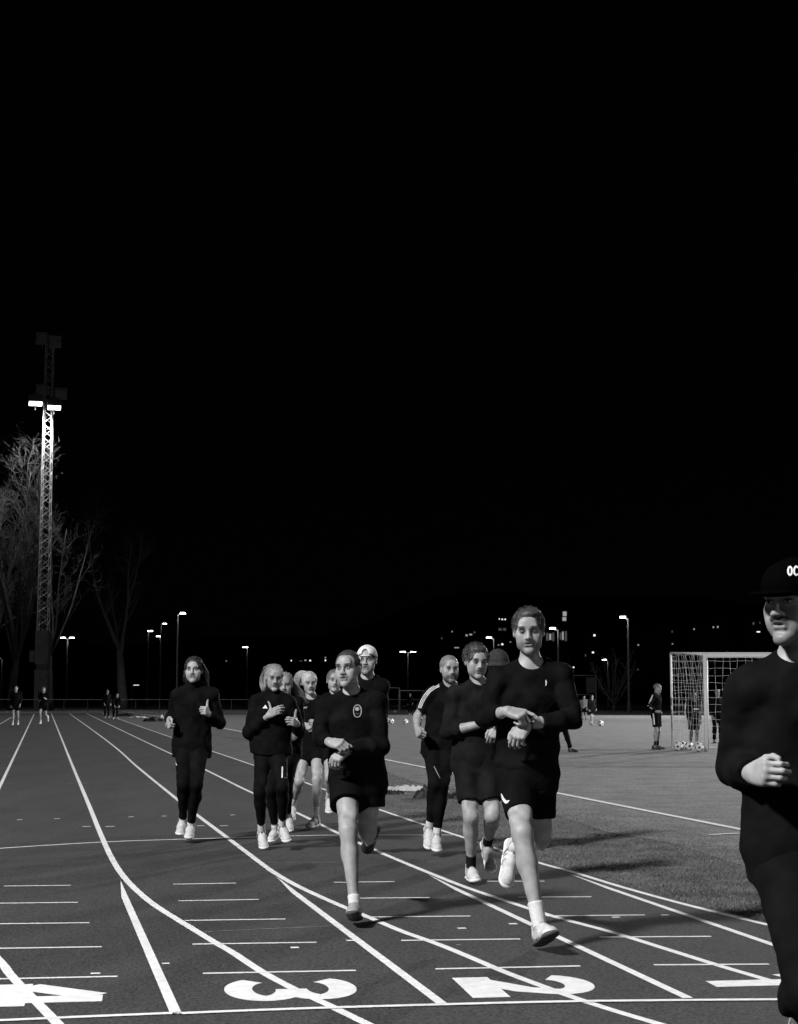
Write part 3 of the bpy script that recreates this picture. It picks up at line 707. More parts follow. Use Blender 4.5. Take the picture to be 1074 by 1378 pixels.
# ---- skin with a face drawn in head coordinates (lips, brows, eyes, beard are pigment; shade in the hollows is painted)
def skin_mat(name, g=.34, brow=.07, beard=0.0, moust=0.0, lip=.48, lid=0.0, bc=None):
    m = bpy.data.materials.new(name); m.use_nodes = True; N = m.node_tree.nodes; L = m.node_tree.links; b = N['Principled BSDF']
    b.inputs['Roughness'].default_value = .5; b.inputs['Specular IOR Level'].default_value = .32
    at_ = N.new('ShaderNodeAttribute'); at_.attribute_name = 'face_position'
    ab = N.new('ShaderNodeVectorMath'); ab.operation = 'ABSOLUTE'; L.new(at_.outputs['Vector'], ab.inputs[0])
    sx = N.new('ShaderNodeSeparateXYZ'); L.new(at_.outputs['Vector'], sx.inputs[0]); sa = N.new('ShaderNodeSeparateXYZ'); L.new(ab.outputs[0], sa.inputs[0])
    cb = N.new('ShaderNodeCombineXYZ'); L.new(sa.outputs[0], cb.inputs[0]); L.new(sx.outputs[1], cb.inputs[1]); L.new(sx.outputs[2], cb.inputs[2])
    tc = N.new('ShaderNodeTexCoord'); no = N.new('ShaderNodeTexNoise'); no.inputs['Scale'].default_value = 17; no.inputs['Detail'].default_value = 5; L.new(tc.outputs['Object'], no.inputs['Vector'])
    r = N.new('ShaderNodeMapRange'); r.inputs[1].default_value = .3; r.inputs[2].default_value = .7; r.inputs[3].default_value = g * .74; r.inputs[4].default_value = g * 1.14; L.new(no.outputs[0], r.inputs[0])
    cur = r.outputs[0]
    nb = N.new('ShaderNodeTexNoise'); nb.inputs['Scale'].default_value = 320; L.new(tc.outputs['Object'], nb.inputs['Vector'])
    def mask(c, rr, e0, e1, noisy=0):
        s_ = N.new('ShaderNodeVectorMath'); s_.operation = 'SUBTRACT'; L.new(cb.outputs[0], s_.inputs[0]); s_.inputs[1].default_value = c
        d = N.new('ShaderNodeVectorMath'); d.operation = 'DIVIDE'; L.new(s_.outputs[0], d.inputs[0]); d.inputs[1].default_value = rr
        l = N.new('ShaderNodeVectorMath'); l.operation = 'LENGTH'; L.new(d.outputs[0], l.inputs[0])
        mr = N.new('ShaderNodeMapRange'); mr.interpolation_type = 'SMOOTHSTEP'; L.new(l.outputs['Value'], mr.inputs[0])
        mr.inputs[1].default_value = e0; mr.inputs[2].default_value = e1; mr.inputs[3].default_value = 1; mr.inputs[4].default_value = 0
        return mr.outputs[0]
    def mix(cur, val, mk, amt=1.0):
        a = N.new('ShaderNodeMath'); a.operation = 'MULTIPLY'; L.new(mk, a.inputs[0]); a.inputs[1].default_value = amt
        mx = N.new('ShaderNodeMix'); mx.data_type = 'FLOAT'; L.new(a.outputs[0], mx.inputs[0]); L.new(cur, mx.inputs[2]); mx.inputs[3].default_value = val
        return mx.outputs[0]
    hb = brow if bc is None else bc
    if beard: cur = mix(cur, hb, mask((0, .05, -.090), (.080, .095, .062), .72, 1.05), beard)
    if moust: cur = mix(cur, hb * .7, mask((0.010, .1, -.047), (.026, .05, .0115), .7, 1.1), moust)
    cur = mix(cur, g * lip, mask((0, .1, -.0625), (.027, .06, .0135), .75, 1.05))
    cur = mix(cur, g * .12, mask((0, .1, -.0620), (.020, .06, .0030), .7, 1.2))  # shade of the gap between the lips, painted in
    cur = mix(cur, g * .4, mask((.0085, .104, -.0400), (.0045, .02, .0022), .6, 1.2))  # nostril shade painted as dark spots
    cur = mix(cur, g * .42, mask((.031, .085, .006), (.023, .05, .0125), .55, 1.2))       # eye-socket shade painted into the skin colour
    if lid < .5:
        cur = mix(cur, .42, mask((.031, .09, .003), (.0125, .03, .0048), .75, 1.1))
        cur = mix(cur, .015, mask((.031, .09, .0035), (.0055, .03, .0052), .75, 1.1))
    cur = mix(cur, .02, mask((.031, .09, .0085 if lid < .5 else .001), (.0165, .03, .0028), .7, 1.2), .9)   # lashes
    cur = mix(cur, brow, mask((.033, .09, .0265), (.0225, .06, .0072), .65, 1.15), .95)
    L.new(cur, b.inputs['Base Color'])
    bp = N.new('ShaderNodeBump'); bp.inputs['Strength'].default_value = .12; bp.inputs['Distance'].default_value = .004; L.new(no.outputs[0], bp.inputs['Height']); L.new(bp.outputs[0], b.inputs['Normal'])
    return m
def hair_mat(name, g):
    m = mat(name, g, .5, .4, .45, 90, .3, 220); return m

class Head:
    def __init__(s, c, yaw, pitch, roll, hh):
        y, p, r = rad(yaw), rad(pitch), rad(roll)
        f = np.array([math.sin(y) * math.cos(p), -math.cos(y) * math.cos(p), math.sin(p)])
        l = nrm(np.cross([0, 0, 1], f)); u = np.cross(f, l)
        l2 = l * math.cos(r) + u * math.sin(r); u2 = -l * math.sin(r) + u * math.cos(r)
        s.c = np.asarray(c, float); s.A = np.array([l2, f, u2]); s.k = hh / .23
    def w(s, p): return s.c + (np.asarray(p, float) * s.k) @ s.A
    def loc(s, P): return ((P - s.c) @ s.A.T) / s.k
    def cone(s, a, b, ra, rb, k=.012, op='u'): return cone(s.w(a), s.w(b), ra * s.k, rb * s.k, k * s.k, op)
    def ell(s, c, r, k=.012, op='u'): return ell(s.w(c), np.array(r) * s.k, s.A, k * s.k, op)
def head_prims(h, o):
    w = o.get('facew', 1.0); P = []
    P += [h.ell((0, -.014, .034), (.0775, .096, .083), .01), h.ell((0, .026, -.026), (.0635 * w, .060, .088), .03)]
    jw = .041 * w * o.get('jaw', 1.0)
    for s in (-1, 1):
        P += [h.cone((s * jw * 1.1, .0, -.040), (s * jw * .95, .018, -.076), .019, .016, .022), h.cone((s * jw * .95, .018, -.076), (s * .011, .072, -.103), .016, .0145, .022)]
        P += [h.ell((s * .045 * w, .055, -.020), (.018, .019, .016), .026), h.ell((s * .036 * w, .050, -.055), (.022, .025, .028), .03)]
    P += [h.ell((0, .078, -.101), (.019, .015, .016), .018)]
    P += [h.cone((-.037, .082, .021), (.037, .082, .021), .0130 * o.get('ridge', 1), .0130 * o.get('ridge', 1), .013), h.ell((0, .074, .045), (.045, .022, .034), .025)]
    for s in (-1, 1): P += [h.ell((s * .032, .101, .003), (.0215, .021, .0145), .013, 's')]
    for s in (-1, 1): P += [h.ell((s * .0315, .0765, .003), (.0145, .0125, .0125), .004)]
    P += [h.cone((0, .088, .016), (0, .104, -.028), .0075, .0105, .010), h.ell((0, .100, -.030), (.0120, .010, .0095), .007)]
    for s in (-1, 1): P += [h.ell((s * .0125, .095, -.032), (.0085, .0105, .0075), .007)]
    P += [h.cone((-.016, .084, -.055), (.016, .084, -.055), .0065, .0065, .010), h.cone((-.013, .084, -.070), (.013, .084, -.070), .0075, .0075, .010)]
    P += [h.ell((0, .080, -.046), (.024, .0135, .016), .014)]
    mo = o.get('mouth', .0014)
    P += [h.ell((0, .094, -.0625), (.021, .012, mo), .005, 's')]
    P += [h.ell((0, .095, -.082), (.02, .009, .006), .01, 's')]
    for s in (-1, 1): P += [h.ell((s * .0765, -.006, -.006), (.010, .019, .029), .006), h.ell((s * .086, .0, -.004), (.006, .010, .016), .006, 's')]
    return P
FINGERS = {'fist': [(1.35, 1.6, 1.1)] * 4, 'relaxed': [(.35, .55, .35), (.45, .65, .4), (.55, .7, .45), (.6, .75, .45)], 'half': [(.8, 1.1, .7), (.85, 1.15, .75), (.9, 1.2, .8), (.95, 1.2, .8)],
           'point': [(.25, .3, .2), (1.0, 1.3, .8), (1.15, 1.4, .9), (1.2, 1.4, .9)], 'hang': [(.75, .55, .3), (.95, .65, .35), (1.0, .7, .4), (1.1, .7, .4)], 'open': [(.1, .2, .1), (.2, .35, .2), (.35, .5, .3), (.5, .6, .4)]}
def hand_prims(wr, kn, back, side, m, pose, thumb='side'):
    """side = +1 subject's left hand, -1 right; returns palm prims, finger prims"""
    d = nrm(kn - wr); n = np.asarray(back, float); n = nrm(n - d * (n @ d)); s = np.cross(d, n) * side
    S = m * 1.0; palm = []; fing = []
    offs = (.030, .010, -.010, -.028); Ls = ((.047, .027, .022), (.052, .031, .023), (.048, .029, .022), (.038, .022, .020)); kx = (.090, .094, .088, .079)
    for i in range(4):
        K = wr + (d * kx[i] + s * offs[i] + n * .002) * S
        palm.append(cone(wr + (d * .008 + s * offs[i] * .62) * S, K, .0155 * S, .0122 * S, .014))
        p = K; a = 0.0; spread = s * (offs[i] * .9)
        for j in range(3):
            a += FINGERS[pose][i][j]; dd = nrm(d * math.cos(a) - n * math.sin(a) + spread * (.9 if j == 0 else .5)); q = p + dd * Ls[i][j] * S
            fing.append(cone(p, q, (.0098 - .0011 * j) * S, (.0090 - .0012 * j) * S, .004)); p = q
    palm.append(ell(wr + (d * .05 - n * .006) * S, np.array([.036, .048, .015]) * S, np.array([s, d, n]), .014))
    b = wr + (d * .022 + s * .026 - n * .006) * S
    if thumb == 'up': pts = [b, b + (d * .03 + s * .028) * S, b + (d * .035 + s * .066) * S, b + (d * .030 + s * .094) * S]
    elif thumb == 'tuck': pts = [b, b + (d * .034 + s * .012 - n * .02) * S, b + (d * .062 - s * .004 - n * .032) * S, b + (d * .076 - s * .022 - n * .034) * S]
    else: pts = [b, b + (d * .032 + s * .022 - n * .012) * S, b + (d * .062 + s * .028 - n * .02) * S, b + (d * .086 + s * .022 - n * .026) * S]
    palm.append(cone(pts[0], pts[1], .0155 * S, .0125 * S, .012))
    fing += [cone(pts[1], pts[2], .0118 * S, .0105 * S, .006), cone(pts[2], pts[3], .0105 * S, .0088 * S, .004)]
    return palm, fing

def frame(J):
    P = (J['hipR'] + J['hipL']) / 2; N = J['neck']; u = nrm(N - P); sd = nrm(J['shL'] - J['shR']); sd = nrm(sd - u * (sd @ u)); fw = np.cross(sd, u)
    hs = nrm(J['hipL'] - J['hipR']); hs = nrm(hs - u * (hs @ u)); return P, N, u, sd, fw, hs
def torso_prims(J, m, g, e, k=.035):
    P, N, u, sd, fw, hs = frame(J); L = N - P; hf = np.cross(hs, u); o = []
    o += [ell(P + u * .03 * m, np.array([.160 * g, .112, .125]) * m + e, np.array([hs, hf, u]), k), ell(P - hf * .045 * m - u * .02 * m, np.array([.14 * g, .085, .10]) * m + e, np.array([hs, hf, u]), k)]
    o += [ell(P + L * .33, np.array([.140 * g, .100, .15]) * m + e, np.array([sd, fw, u]), k), ell(P + L * .66 + fw * .008, np.array([.160 * g, .116, .185]) * m + e, np.array([sd, fw, u]), k)]
    C = P + L * .89
    for s in ('shR', 'shL'):
        o += [econe(C, C + (J[s] - C) * .9, .075 * m + e, .062 * m + e, fw, .85, k), cone(N + u * .015 * m, J[s] + u * .005, .046 * m + e * .6, .036 * m + e * .6, k)]
    return o
def arm_prims(J, m, g, e, s, upto=2.0, end='round', loose=0.0):
    sh, el, wr = J['sh' + s], J['el' + s], J['wr' + s]; o = [ell(sh, np.array([.056, .056, .058]) * m * g + e, None, .03)]
    if upto <= 1.0:
        q = sh + (el - sh) * upto; o.append(cyl(sh, q, .050 * m * g + e, .046 * m * g + e + loose, .03)); return o
    ax = nrm(el - sh); bu = nrm(np.cross(np.cross(ax, wr - el) + 1e-6, ax)) if np.linalg.norm(np.cross(ax, wr - el)) > 1e-4 else np.array([0, -1.0, 0])
    o += [cone(sh, el, .049 * m * g + e, .038 * m * g + e, .02), cone(sh + (el - sh) * .3 + bu * .008 * m, sh + (el - sh) * .7 + bu * .008 * m, .045 * m * g + e, .041 * m * g + e, .02)]
    t = min(upto - 1.0, 1.0); md = el + (wr - el) * .28; q = el + (wr - el) * t
    o += [cone(el, md, .040 * m * g + e, .0425 * m * g + e, .02)]
    rq = (.0425 + (.027 - .0425) * (t - .28) / .72) * m * g
    o += [(cyl if t < 1 else cone)(md, q, .0425 * m * g + e, rq + e + loose, .02)]
    return o
def leg_prims(J, m, g, e, s, upto=2.0, loose=0.0):
    h, kn, an = J['hip' + s], J['knee' + s], J['ank' + s]; o = []
    fwd = nrm(np.array(J['ffwd'])); ax = nrm(an - kn); bk = -nrm(fwd - ax * (fwd @ ax))
    tax = nrm(kn - h); tf = nrm(fwd - tax * (fwd @ tax))
    o += [cone(h, kn, .086 * m * g + e, .050 * m * g + e, .04), cone(h + (kn - h) * .18 + tf * .014 * m, h + (kn - h) * .62 + tf * .012 * m, .075 * m * g + e, .061 * m * g + e, .03)]
    o += [ell(kn + tf * .013 * m, np.array([.043, .043, .050]) * m * g + e, None, .035)]
    inn = nrm(np.cross(tax, tf)) * (1 if s == 'R' else -1)
    for sg_, fr, q_ in ((1, .84, .034), (-1, .74, .034)):
        o += [ell(h + (kn - h) * fr + tf * .026 * m + inn * sg_ * .030 * m, np.array([q_, q_, q_ * 1.7]) * m * g + e, np.array([inn, tf, tax]), .022)]
    if upto <= 1.0: return o
    o += [ell(kn + (an - kn) * .27 + bk * .026 * m + inn * .018 * m, np.array([.034, .034, .075]) * m * g + e, np.array([inn, bk, ax]), .02), cone(kn + tf * .03 * m + ax * .03, kn + (an - kn) * .8 - bk * .018 * m, .014 * m + e, .012 * m + e, .03)]
    t = min(upto - 1, 1.0); an2 = kn + (an - kn) * t; md = kn + (an - kn) * .30 + bk * .014 * m
    o += [cone(kn, md, .047 * m * g + e, .0495 * m * g + e, .04), cone(kn - bk * .004 * m, kn + (an - kn) * .55 - bk * .004 * m, .043 * m * g + e, .036 * m * g + e, .03)]
    lo = kn + (an - kn) * .62 + bk * .006 * m
    o += [cone(md, lo, .051 * m * g + e, .037 * m * g + e, .025)]
    o += [(cyl if t < 1 else cone)(lo, an2, .037 * m * g + e, (.0345 if t > .9 else .036) * m * g + e + loose, .02)]
    return o
def foot_frame(J, s):
    A, T, K = J['ank' + s], J['toe' + s], J['knee' + s]; sh = nrm(K - A); e = nrm(T - A)
    up = sh + .35 * nrm(J['ffwd']); up = nrm(up - e * (up @ e)); a = math.atan2(.055, .19)
    fd = nrm(e * math.cos(a) + up * math.sin(a)); up2 = nrm(up - fd * (up @ fd)); sd = np.cross(fd, up2)
    return A - up2 * .088, sd, fd, up2
def shoe(J, s, m, par, upper, sole, res, stripes=None, tongue=None):
    O, sd, fd, up = foot_frame(J, s); q = m * (J.get('shoe', 1.0))
    w = lambda x, y, z: O + (sd * x + fd * y + up * z) * q
    S = Sdf(); R_ = np.array([sd, fd, up])
    S.group([cone(w(0, -.045, .052), w(0, .07, .048), .040 * q, .041 * q, .02), cone(w(0, .07, .046), w(.0, .165, .036), .042 * q, .035 * q, .03), ell(w(0, .17, .034), np.array([.042, .05, .030]) * q, R_, .02),
             cone(w(0, -.022, .06), w(0, -.028, .105), .040 * q, .037 * q, .02), cone(w(0, .045, .085), w(0, .09, .066), .024 * q, .020 * q, .02), ell(w(0, -.072, .088), np.array([.02, .012, .028]) * q, R_, .015)], .0)
    S.post = [plane(w(0, 0, .020), -up), prim('ell', .008, 's', c=w(0, -.006, .122), r=np.array([.031, .036, .022]) * q, R=R_)]
    V, Fc = S.mesh(res); o = mesh_obj('shoe', V, Fc, upper, par, True)
    S2 = Sdf(); S2.group([econe(w(0, -.05, .018), w(0, .05, .016), .049 * q, .042 * q, up, .42, .015), econe(w(0, .05, .016), w(0, .165, .022), .044 * q, .048 * q, up, .36, .015), ell(w(0, .19, .03), np.array([.04, .04, .016]) * q, R_, .02)], 0)
    V2, F2 = S2.mesh(res); mesh_obj('sole', V2, F2, sole, o, True)
    mb_ = MB()                                                       # laces
    for i in range(4):
        y = .055 + i * .022; z = .094 - i * .0075
        mb_.tube([w(-.026, y - .004, z - .012), w(0, y, z + .003), w(.026, y - .004, z - .012)], .0048 * q, 4)
    mb_.build('laces', MATS.get('lace') or mat('lace', .6), o)
    mb_ = MB(); mb_.tube([w(0, .030, .094), w(0, .045, .098), w(0, .066, .089), w(0, .10, .072)], [.014 * q, .016 * q, .015 * q, .010 * q], 7); mb_.build('tongue', tongue or upper, o)
    mb_ = MB(); mb_.tube([w(.031 * math.cos(a) * 1.12, -.012 + .040 * math.sin(a), .108 - .008 * math.sin(a)) for a in np.linspace(0, 6.283, 15)], .006 * q, 4); mb_.build('collar', tongue or upper, o)
    if stripes is not None:
        for sg in (-1, 1):
            for i in range(3):
                y = .02 + i * .032; mb_ = MB(); P_ = []
                for (yy, zz, xx) in ((y + .012, .032, .0425), (y, .055, .0435), (y - .010, .076, .036)): P_.append(w(sg * xx, yy, zz))
                mb_.tube(P_, .0065 * q, 4); mb_.build('stripe', stripes, o)
    return o
DECAL = {}
def decal(name, pts, wd, mt, par, VF, closed=False, fill=False, off=.006):
    """a flat mark on cloth: outline measured on the photo, laid on the real cloth surface by ray casting"""
    bvh = BVHTree.FromPolygons([tuple(v) for v in VF[0]], [tuple(int(i) for i in f) for f in VF[1]])
    o = Vector((0, 0, CAMH))
    def hit(px, py):
        d = Vector(ray(px, py)).normalized(); h = bvh.ray_cast(o, d)
        if h[0] is None:
            h = bvh.find_nearest(o + d * float(np.linalg.norm(np.mean(VF[0], 0) - np.array([0, 0, CAMH]))))
        return np.array(h[0]) + np.array(-d) * off
    v = []; f = []
    if fill:
        c = np.mean(pts, 0); v = [hit(*c)] + [hit(*p) for p in pts]; n = len(pts); f = [(0, i + 1, (i + 1) % n + 1) for i in range(n)]
    else:
        P = [np.array(p, float) for p in pts]; n = len(P); W_ = list(wd) if hasattr(wd, '__len__') else [wd] * n
        if not closed and n < 10:
            ts = np.linspace(0, n - 1, n * 5); A_ = np.array(P); P = [np.array([np.interp(t, range(n), A_[:, 0]), np.interp(t, range(n), A_[:, 1])]) for t in ts]; W_ = [float(np.interp(t, range(n), W_)) for t in ts]; n = len(P)
            P = smoothline(P, 3)
        for i, p in enumerate(P):
            t = nrm(P[(i + 1) % n if closed else min(i + 1, n - 1)] - P[i - 1 if (closed or i) else 0]); nn = np.array([-t[1], t[0]]) * W_[i] / 2
            v += [hit(*(p + nn)), hit(*p), hit(*(p - nn))]
        for i in range(n if closed else n - 1): j = (i + 1) % n; f += [(3 * i, 3 * i + 1, 3 * j + 1, 3 * j), (3 * i + 1, 3 * i + 2, 3 * j + 2, 3 * j + 1)]
    return mesh_obj(name, v, f, mt, par)
# ---------------------------------------------------------------- hair
def strands(name, h, n, rootf, step, seed, mt, par, width=.0016, seg=5, hug=None):
    r = random.Random(seed); m_ = MB(); tries = 0
    while n > 0 and tries < 20000:
        tries += 1
        d = nrm([r.gauss(0, 1), r.gauss(0, 1), r.gauss(0, 1)]); p = np.array([0, -.014, .034]) + d * np.array([.076, .097, .085])
        if not rootf(p, d): continue
        pts = [p]; dd = None; hv = r.uniform(.6, 1.35)
        for i in range(seg):
            if hug is None: dd = step(pts[-1], d, i, dd, r); pts.append(pts[-1] + dd)
            else:
                c0 = np.array([0, -.014, .034]); rr = np.array([.076, .097, .085]); dl = nrm((pts[-1] - c0) / rr)
                q = pts[-1] + step(pts[-1], dl, i, dd, r); w = (q - c0) / rr; lf = 1 + hug * hv * (1 + .25 * math.sin(i + d[0] * 20)) * (1.0 if i < seg - 1 else 1.2)
                pts.append(c0 + nrm(w) * rr * lf)
        m_.tube([h.w(q) for q in pts], [width * h.k * (1 - .7 * i / seg) for i in range(seg + 1)], 3, False); n -= 1
    return m_.build(name, mt, par)
def hair(h, o, par, res, mt):
    kind = o['hair']; S = Sdf(); sd = o.get('seed', 1); fl = o.get('flow', (0, 0, 0)); far_ = res > .0085
    t = {'short': .009, 'thick': .014, 'receding': .006, 'crop': .005, 'long': .011, 'tied': .007, 'under': .008}[kind]
    top = [h.ell((0, -.016, .036), (.0775 + t, .096 + t, .083 + t * 1.2), .01)]
    if kind in ('thick', 'short'): top += [h.ell((0.01 * o.get('sweep', 1), .035, .096), (.052, .05, .015 + t * .5), .025)]
    S.group(top, 0)
    amp = {'thick': .0018, 'short': .0014, 'long': .0015, 'tied': .001}.get(kind, .0012)
    S.noise = wrinkles(amp * h.k, 190, sd, h.A[1], .25)
    hl = {'short': (.062, .080), 'thick': (.060, .076), 'crop': (.066, .080), 'receding': (.088, .10), 'long': (.062, .088), 'tied': (.068, .084), 'under': (.062, .042)}[kind]
    S.post = [h.ell((0, .094, -.028), (.066, hl[0] + .016, hl[1] + .014), .012, 's')]
    if kind == 'receding':
        for s_ in (-1, 1): S.post.append(h.ell((s_ * .034, .085, .055), (.034, .05, .042), .01, 's'))
    S.post += [h.ell((0, .055, -.10), (.12, .062, .085), .01, 's'), plane(h.w((0, 0, -.055)), -h.A[2] - h.A[1] * .35)]
    if kind != 'long':
        for s_ in (-1, 1): S.post.append(h.ell((s_ * .082, .002, -.012), (.022, .030, .034), .008, 's'))
    V, Fc = S.mesh(res); ho = mesh_obj('hair', V, Fc, mt, par, True)
    if far_ and kind not in ('long',): return ho
    def tang(v, d): v = np.asarray(v, float); return v - d * (v @ d)
    g = lambda r, q: np.array([r.gauss(0, q), r.gauss(0, q), r.gauss(0, q)])
    if kind in ('short', 'thick'):
        q = .0062 if kind == 'short' else .0085; up = .10 if kind == 'short' else .16
        def off(p, d): return p[2] > -.005 and p[1] < (.048 if p[2] > .06 else .02) and d[2] > -.35
        def st(p, d, i, dd, r):
            w = tang(np.array([.55 * o.get('sweep', 1) * max(d[2], 0) + .3 * math.sin(d[0] * 9 + d[1] * 7), .35 * max(d[2], .0) - .2, -.8 * (1 - max(d[2], 0))]), d)
            return (nrm(w + 1e-6) + d * (up * (1 - .5 * i) + .22 * (i == 0))) * q + g(r, q * .13)
        strands('hair_strand', h, 700, off, st, sd, mt, ho, .0021, 5, .13 if kind == 'short' else .2)
    if kind == 'receding':
        strands('hair_strand', h, 260, lambda p, d: p[2] > -.01 and p[1] < .03, lambda p, d, i, dd, r: (nrm(tang(np.array([0, -.6, -.6 + d[2]]), d) + 1e-6) + d * .12) * .005 + g(r, .0005), sd, mt, ho, .0016, 5, .09)
    if kind == 'long':
        m_ = MB(); r = random.Random(sd); L0 = o.get('hairlen', .15)
        for k in range(o.get('nst', 420)):
            az = r.uniform(0, 6.283)
            if -.2 < math.sin(az) - .25: 
                if abs(math.cos(az)) < .86 and math.sin(az) > .3: continue
            z0 = r.uniform(-.01, .105); cz = math.sqrt(max(.02, 1 - ((z0 - .034) / .094) ** 2)); p = np.array([math.cos(az) * .083 * cz, -.016 + math.sin(az) * .103 * cz, z0])
            if p[1] > o.get('hairfront', -.012): continue
            lat = math.copysign(1, p[0]); L = L0 * r.uniform(.6, 1.15); pts = [p]; ph = r.uniform(0, 6.28); wv = .16 * o.get('wave', 1)
            for i in range(9):
                t_ = i / 8; d = np.array([fl[0] * (.3 + t_) + .16 * lat * (1 - 1.2 * t_) + wv * math.sin(5.5 * t_ + ph), -.22 * (1 - t_) + fl[1] * t_ + wv * .6 * math.cos(4.5 * t_ + ph), -.95 + fl[2] * t_])
                pts.append(pts[-1] + nrm(d) * L / 9)
            m_.tube([h.w(q) for q in pts], [.0024 * h.k * (1 - .72 * (i / 9) ** 2) for i in range(10)], 3, False)
        m_.build('hair_strand', mt, ho)
        strands('hair_strand', h, 800, lambda p, d: p[2] > .02 and p[1] < .07, lambda p, d, i, dd, r: (nrm(tang(np.array([d[0] * 1.2, -.9, -.45]), d) + 1e-6) + d * (.30 if i == 0 else .05)) * .016 * (.8 + .4 * abs(math.sin(d[0] * 31))) + g(r, .0042), sd + 1, mt, ho, .0017, 6, .15)
    if kind == 'tied':
        strands('hair_strand', h, 420, lambda p, d: p[2] > -.02 and p[1] < .07, lambda p, d, i, dd, r: (nrm(tang(np.array([-p[0] * 3, -.9, .25 - (p[2] - .05) * 4]), d) + 1e-6) + d * (.22 if i == 0 else .05)) * .014 + g(r, .0030), sd, mt, ho, .0022, 6, .12)
        if o.get('pony') is not None:
            pn = o['pony']; r = random.Random(sd); m_ = MB(); b = np.array([0, -.108, .062])
            for k in range(260):
                off_ = np.array([r.gauss(0, 1), r.gauss(0, 1), r.gauss(0, 1)]); L = r.uniform(.6, 1.1); pts = []
                for i in range(9):
                    t_ = i / 8 * L; c = b + np.array([pn[0] * t_ + .014 * math.sin(t_ * 8 + off_[0]), -.05 * math.sin(min(t_, 1) * 3.1) + pn[1] * t_, .045 * math.sin(min(t_ * 3.2, 3.14)) - pn[2] * t_ ** 1.5])
                    pts.append(h.w(c + off_ * (.005 + .017 * math.sin(min(t_, 1) * 2.7))))
                m_.tube(pts, [.0034 * h.k] * 5 + [.003 * h.k, .0026 * h.k, .002 * h.k, .001 * h.k], 3, False)
            m_.build('ponytail', mt, ho)
    return ho
def headgear(h, o, par, res):
    kind = o.get('hat')
    if not kind: return None
    S = Sdf()
    if kind == 'bucket':
        S.group([h.ell((0, -.004, .052), (.092, .118, .086), .01), econe(h.w((0, -.004, .018)), h.w((0, -.004, .05)), .142 * h.k, .108 * h.k, h.A[0], .9, .02)], 0)
        S.post = [plane(h.w((0, 0, .012)), -h.A[2])]; V, Fc = S.mesh(res); c = mesh_obj('bucket_hat', V, Fc, mat('hat_felt', .035, .9, .1, .3, 30, .3, 90), par, True); return c, (V, Fc)
    white = kind == 'backcap'; sg = -1 if white else 1
    S.group([h.ell((0, -.006, .040), (.087, .113, .094), .01), h.ell((0, .05, .055), (.06, .06, .05), .03)], 0); S.noise = wrinkles(.0008, 60, 4)
    S.post = [plane(h.w((0, .0, .026 if not white else .030)), -h.A[2] - h.A[1] * (.10 if not white else -.18))]
    if white: S.post.append(h.ell((0, .115, .058), (.030, .050, .042), .004, 's'))
    mt = mat('white_cap_cotton', .62, .8, .2, .08, 20) if white else mat('black_cap_cotton', .0015, .9, .0)
    V, Fc = S.mesh(res); c = mesh_obj('cap', V, Fc, mt, par, True)
    S2 = Sdf(); z = .030 if not white else .012
    S2.group([prim('ell', .01, 'u', c=h.w((0, sg * .116, z - .004)), r=np.array([.072, .050, .0085]) * h.k, R=h.A)], 0)
    S2.post = [h.ell((0, -.010, .035), (.080, .098, .09), .004, 's')]
    V2, F2 = S2.mesh(res); mesh_obj('visor', V2, F2, mt if not white else mat('cap_visor_dark', .05, .8, .2), c, True)
    m_ = MB()
    if white: m_.tube([h.w((x, math.sqrt(max(0, 1 - (x / .088) ** 2)) * .112 - .006, .036)) for x in np.linspace(-.036, .036, 9)], .0065 * h.k, 5); m_.build('strap', mt, c)
    else: m_.tube([h.w((0, -.01, .131)), h.w((0, -.01, .136))], .008 * h.k, 8); m_.build('button', mt, c)
    return c, (V, Fc)
# ================================================================== PEOPLE
M_BLACK = mat('black_jersey', .0040, .85, .06, .5, 9, .12, 420)
M_BLACK2 = mat('washed_black_jersey', .0085, .85, .06, .5, 9, .12, 420)
M_SHORTS = mat('black_shorts_nylon', .0036, .85, .06, .5, 9, .12, 420)
M_TIGHT = mat('black_tights', .0042, .85, .06, .5, 9, .12, 420)
M_PRINTW = mat('white_print', .68, .7, .2)
M_PRINTG = mat('grey_print', .28, .7, .2)
M_SHOEW = mat('white_shoe_knit', .52, .75, .25, .16, 45, .35, 260)
M_SHOEG = mat('grey_shoe_knit', .30, .75, .25, .22, 45, .35, 260)
M_SHOEB = mat('black_shoe_knit', .016, .7, .25, .2, 45)
M_SOLEW = mat('white_foam_sole', .66, .6, .3, .1, 30)
M_SOLED = mat('dark_rubber_sole', .06, .7, .3, .2, 30)
M_SOCKW = mat('white_sock', .6, .9, .1, .12, 80, .4, 300)
M_SOCKB = mat('black_sock', .010, .9, .1)
M_WATCH = mat('black_watch_resin', .012, .3, .5)
M_GLASS = mat('watch_glass', .25, .08, .8)
mat('lace', .16, .8, .2)
REPORT = []
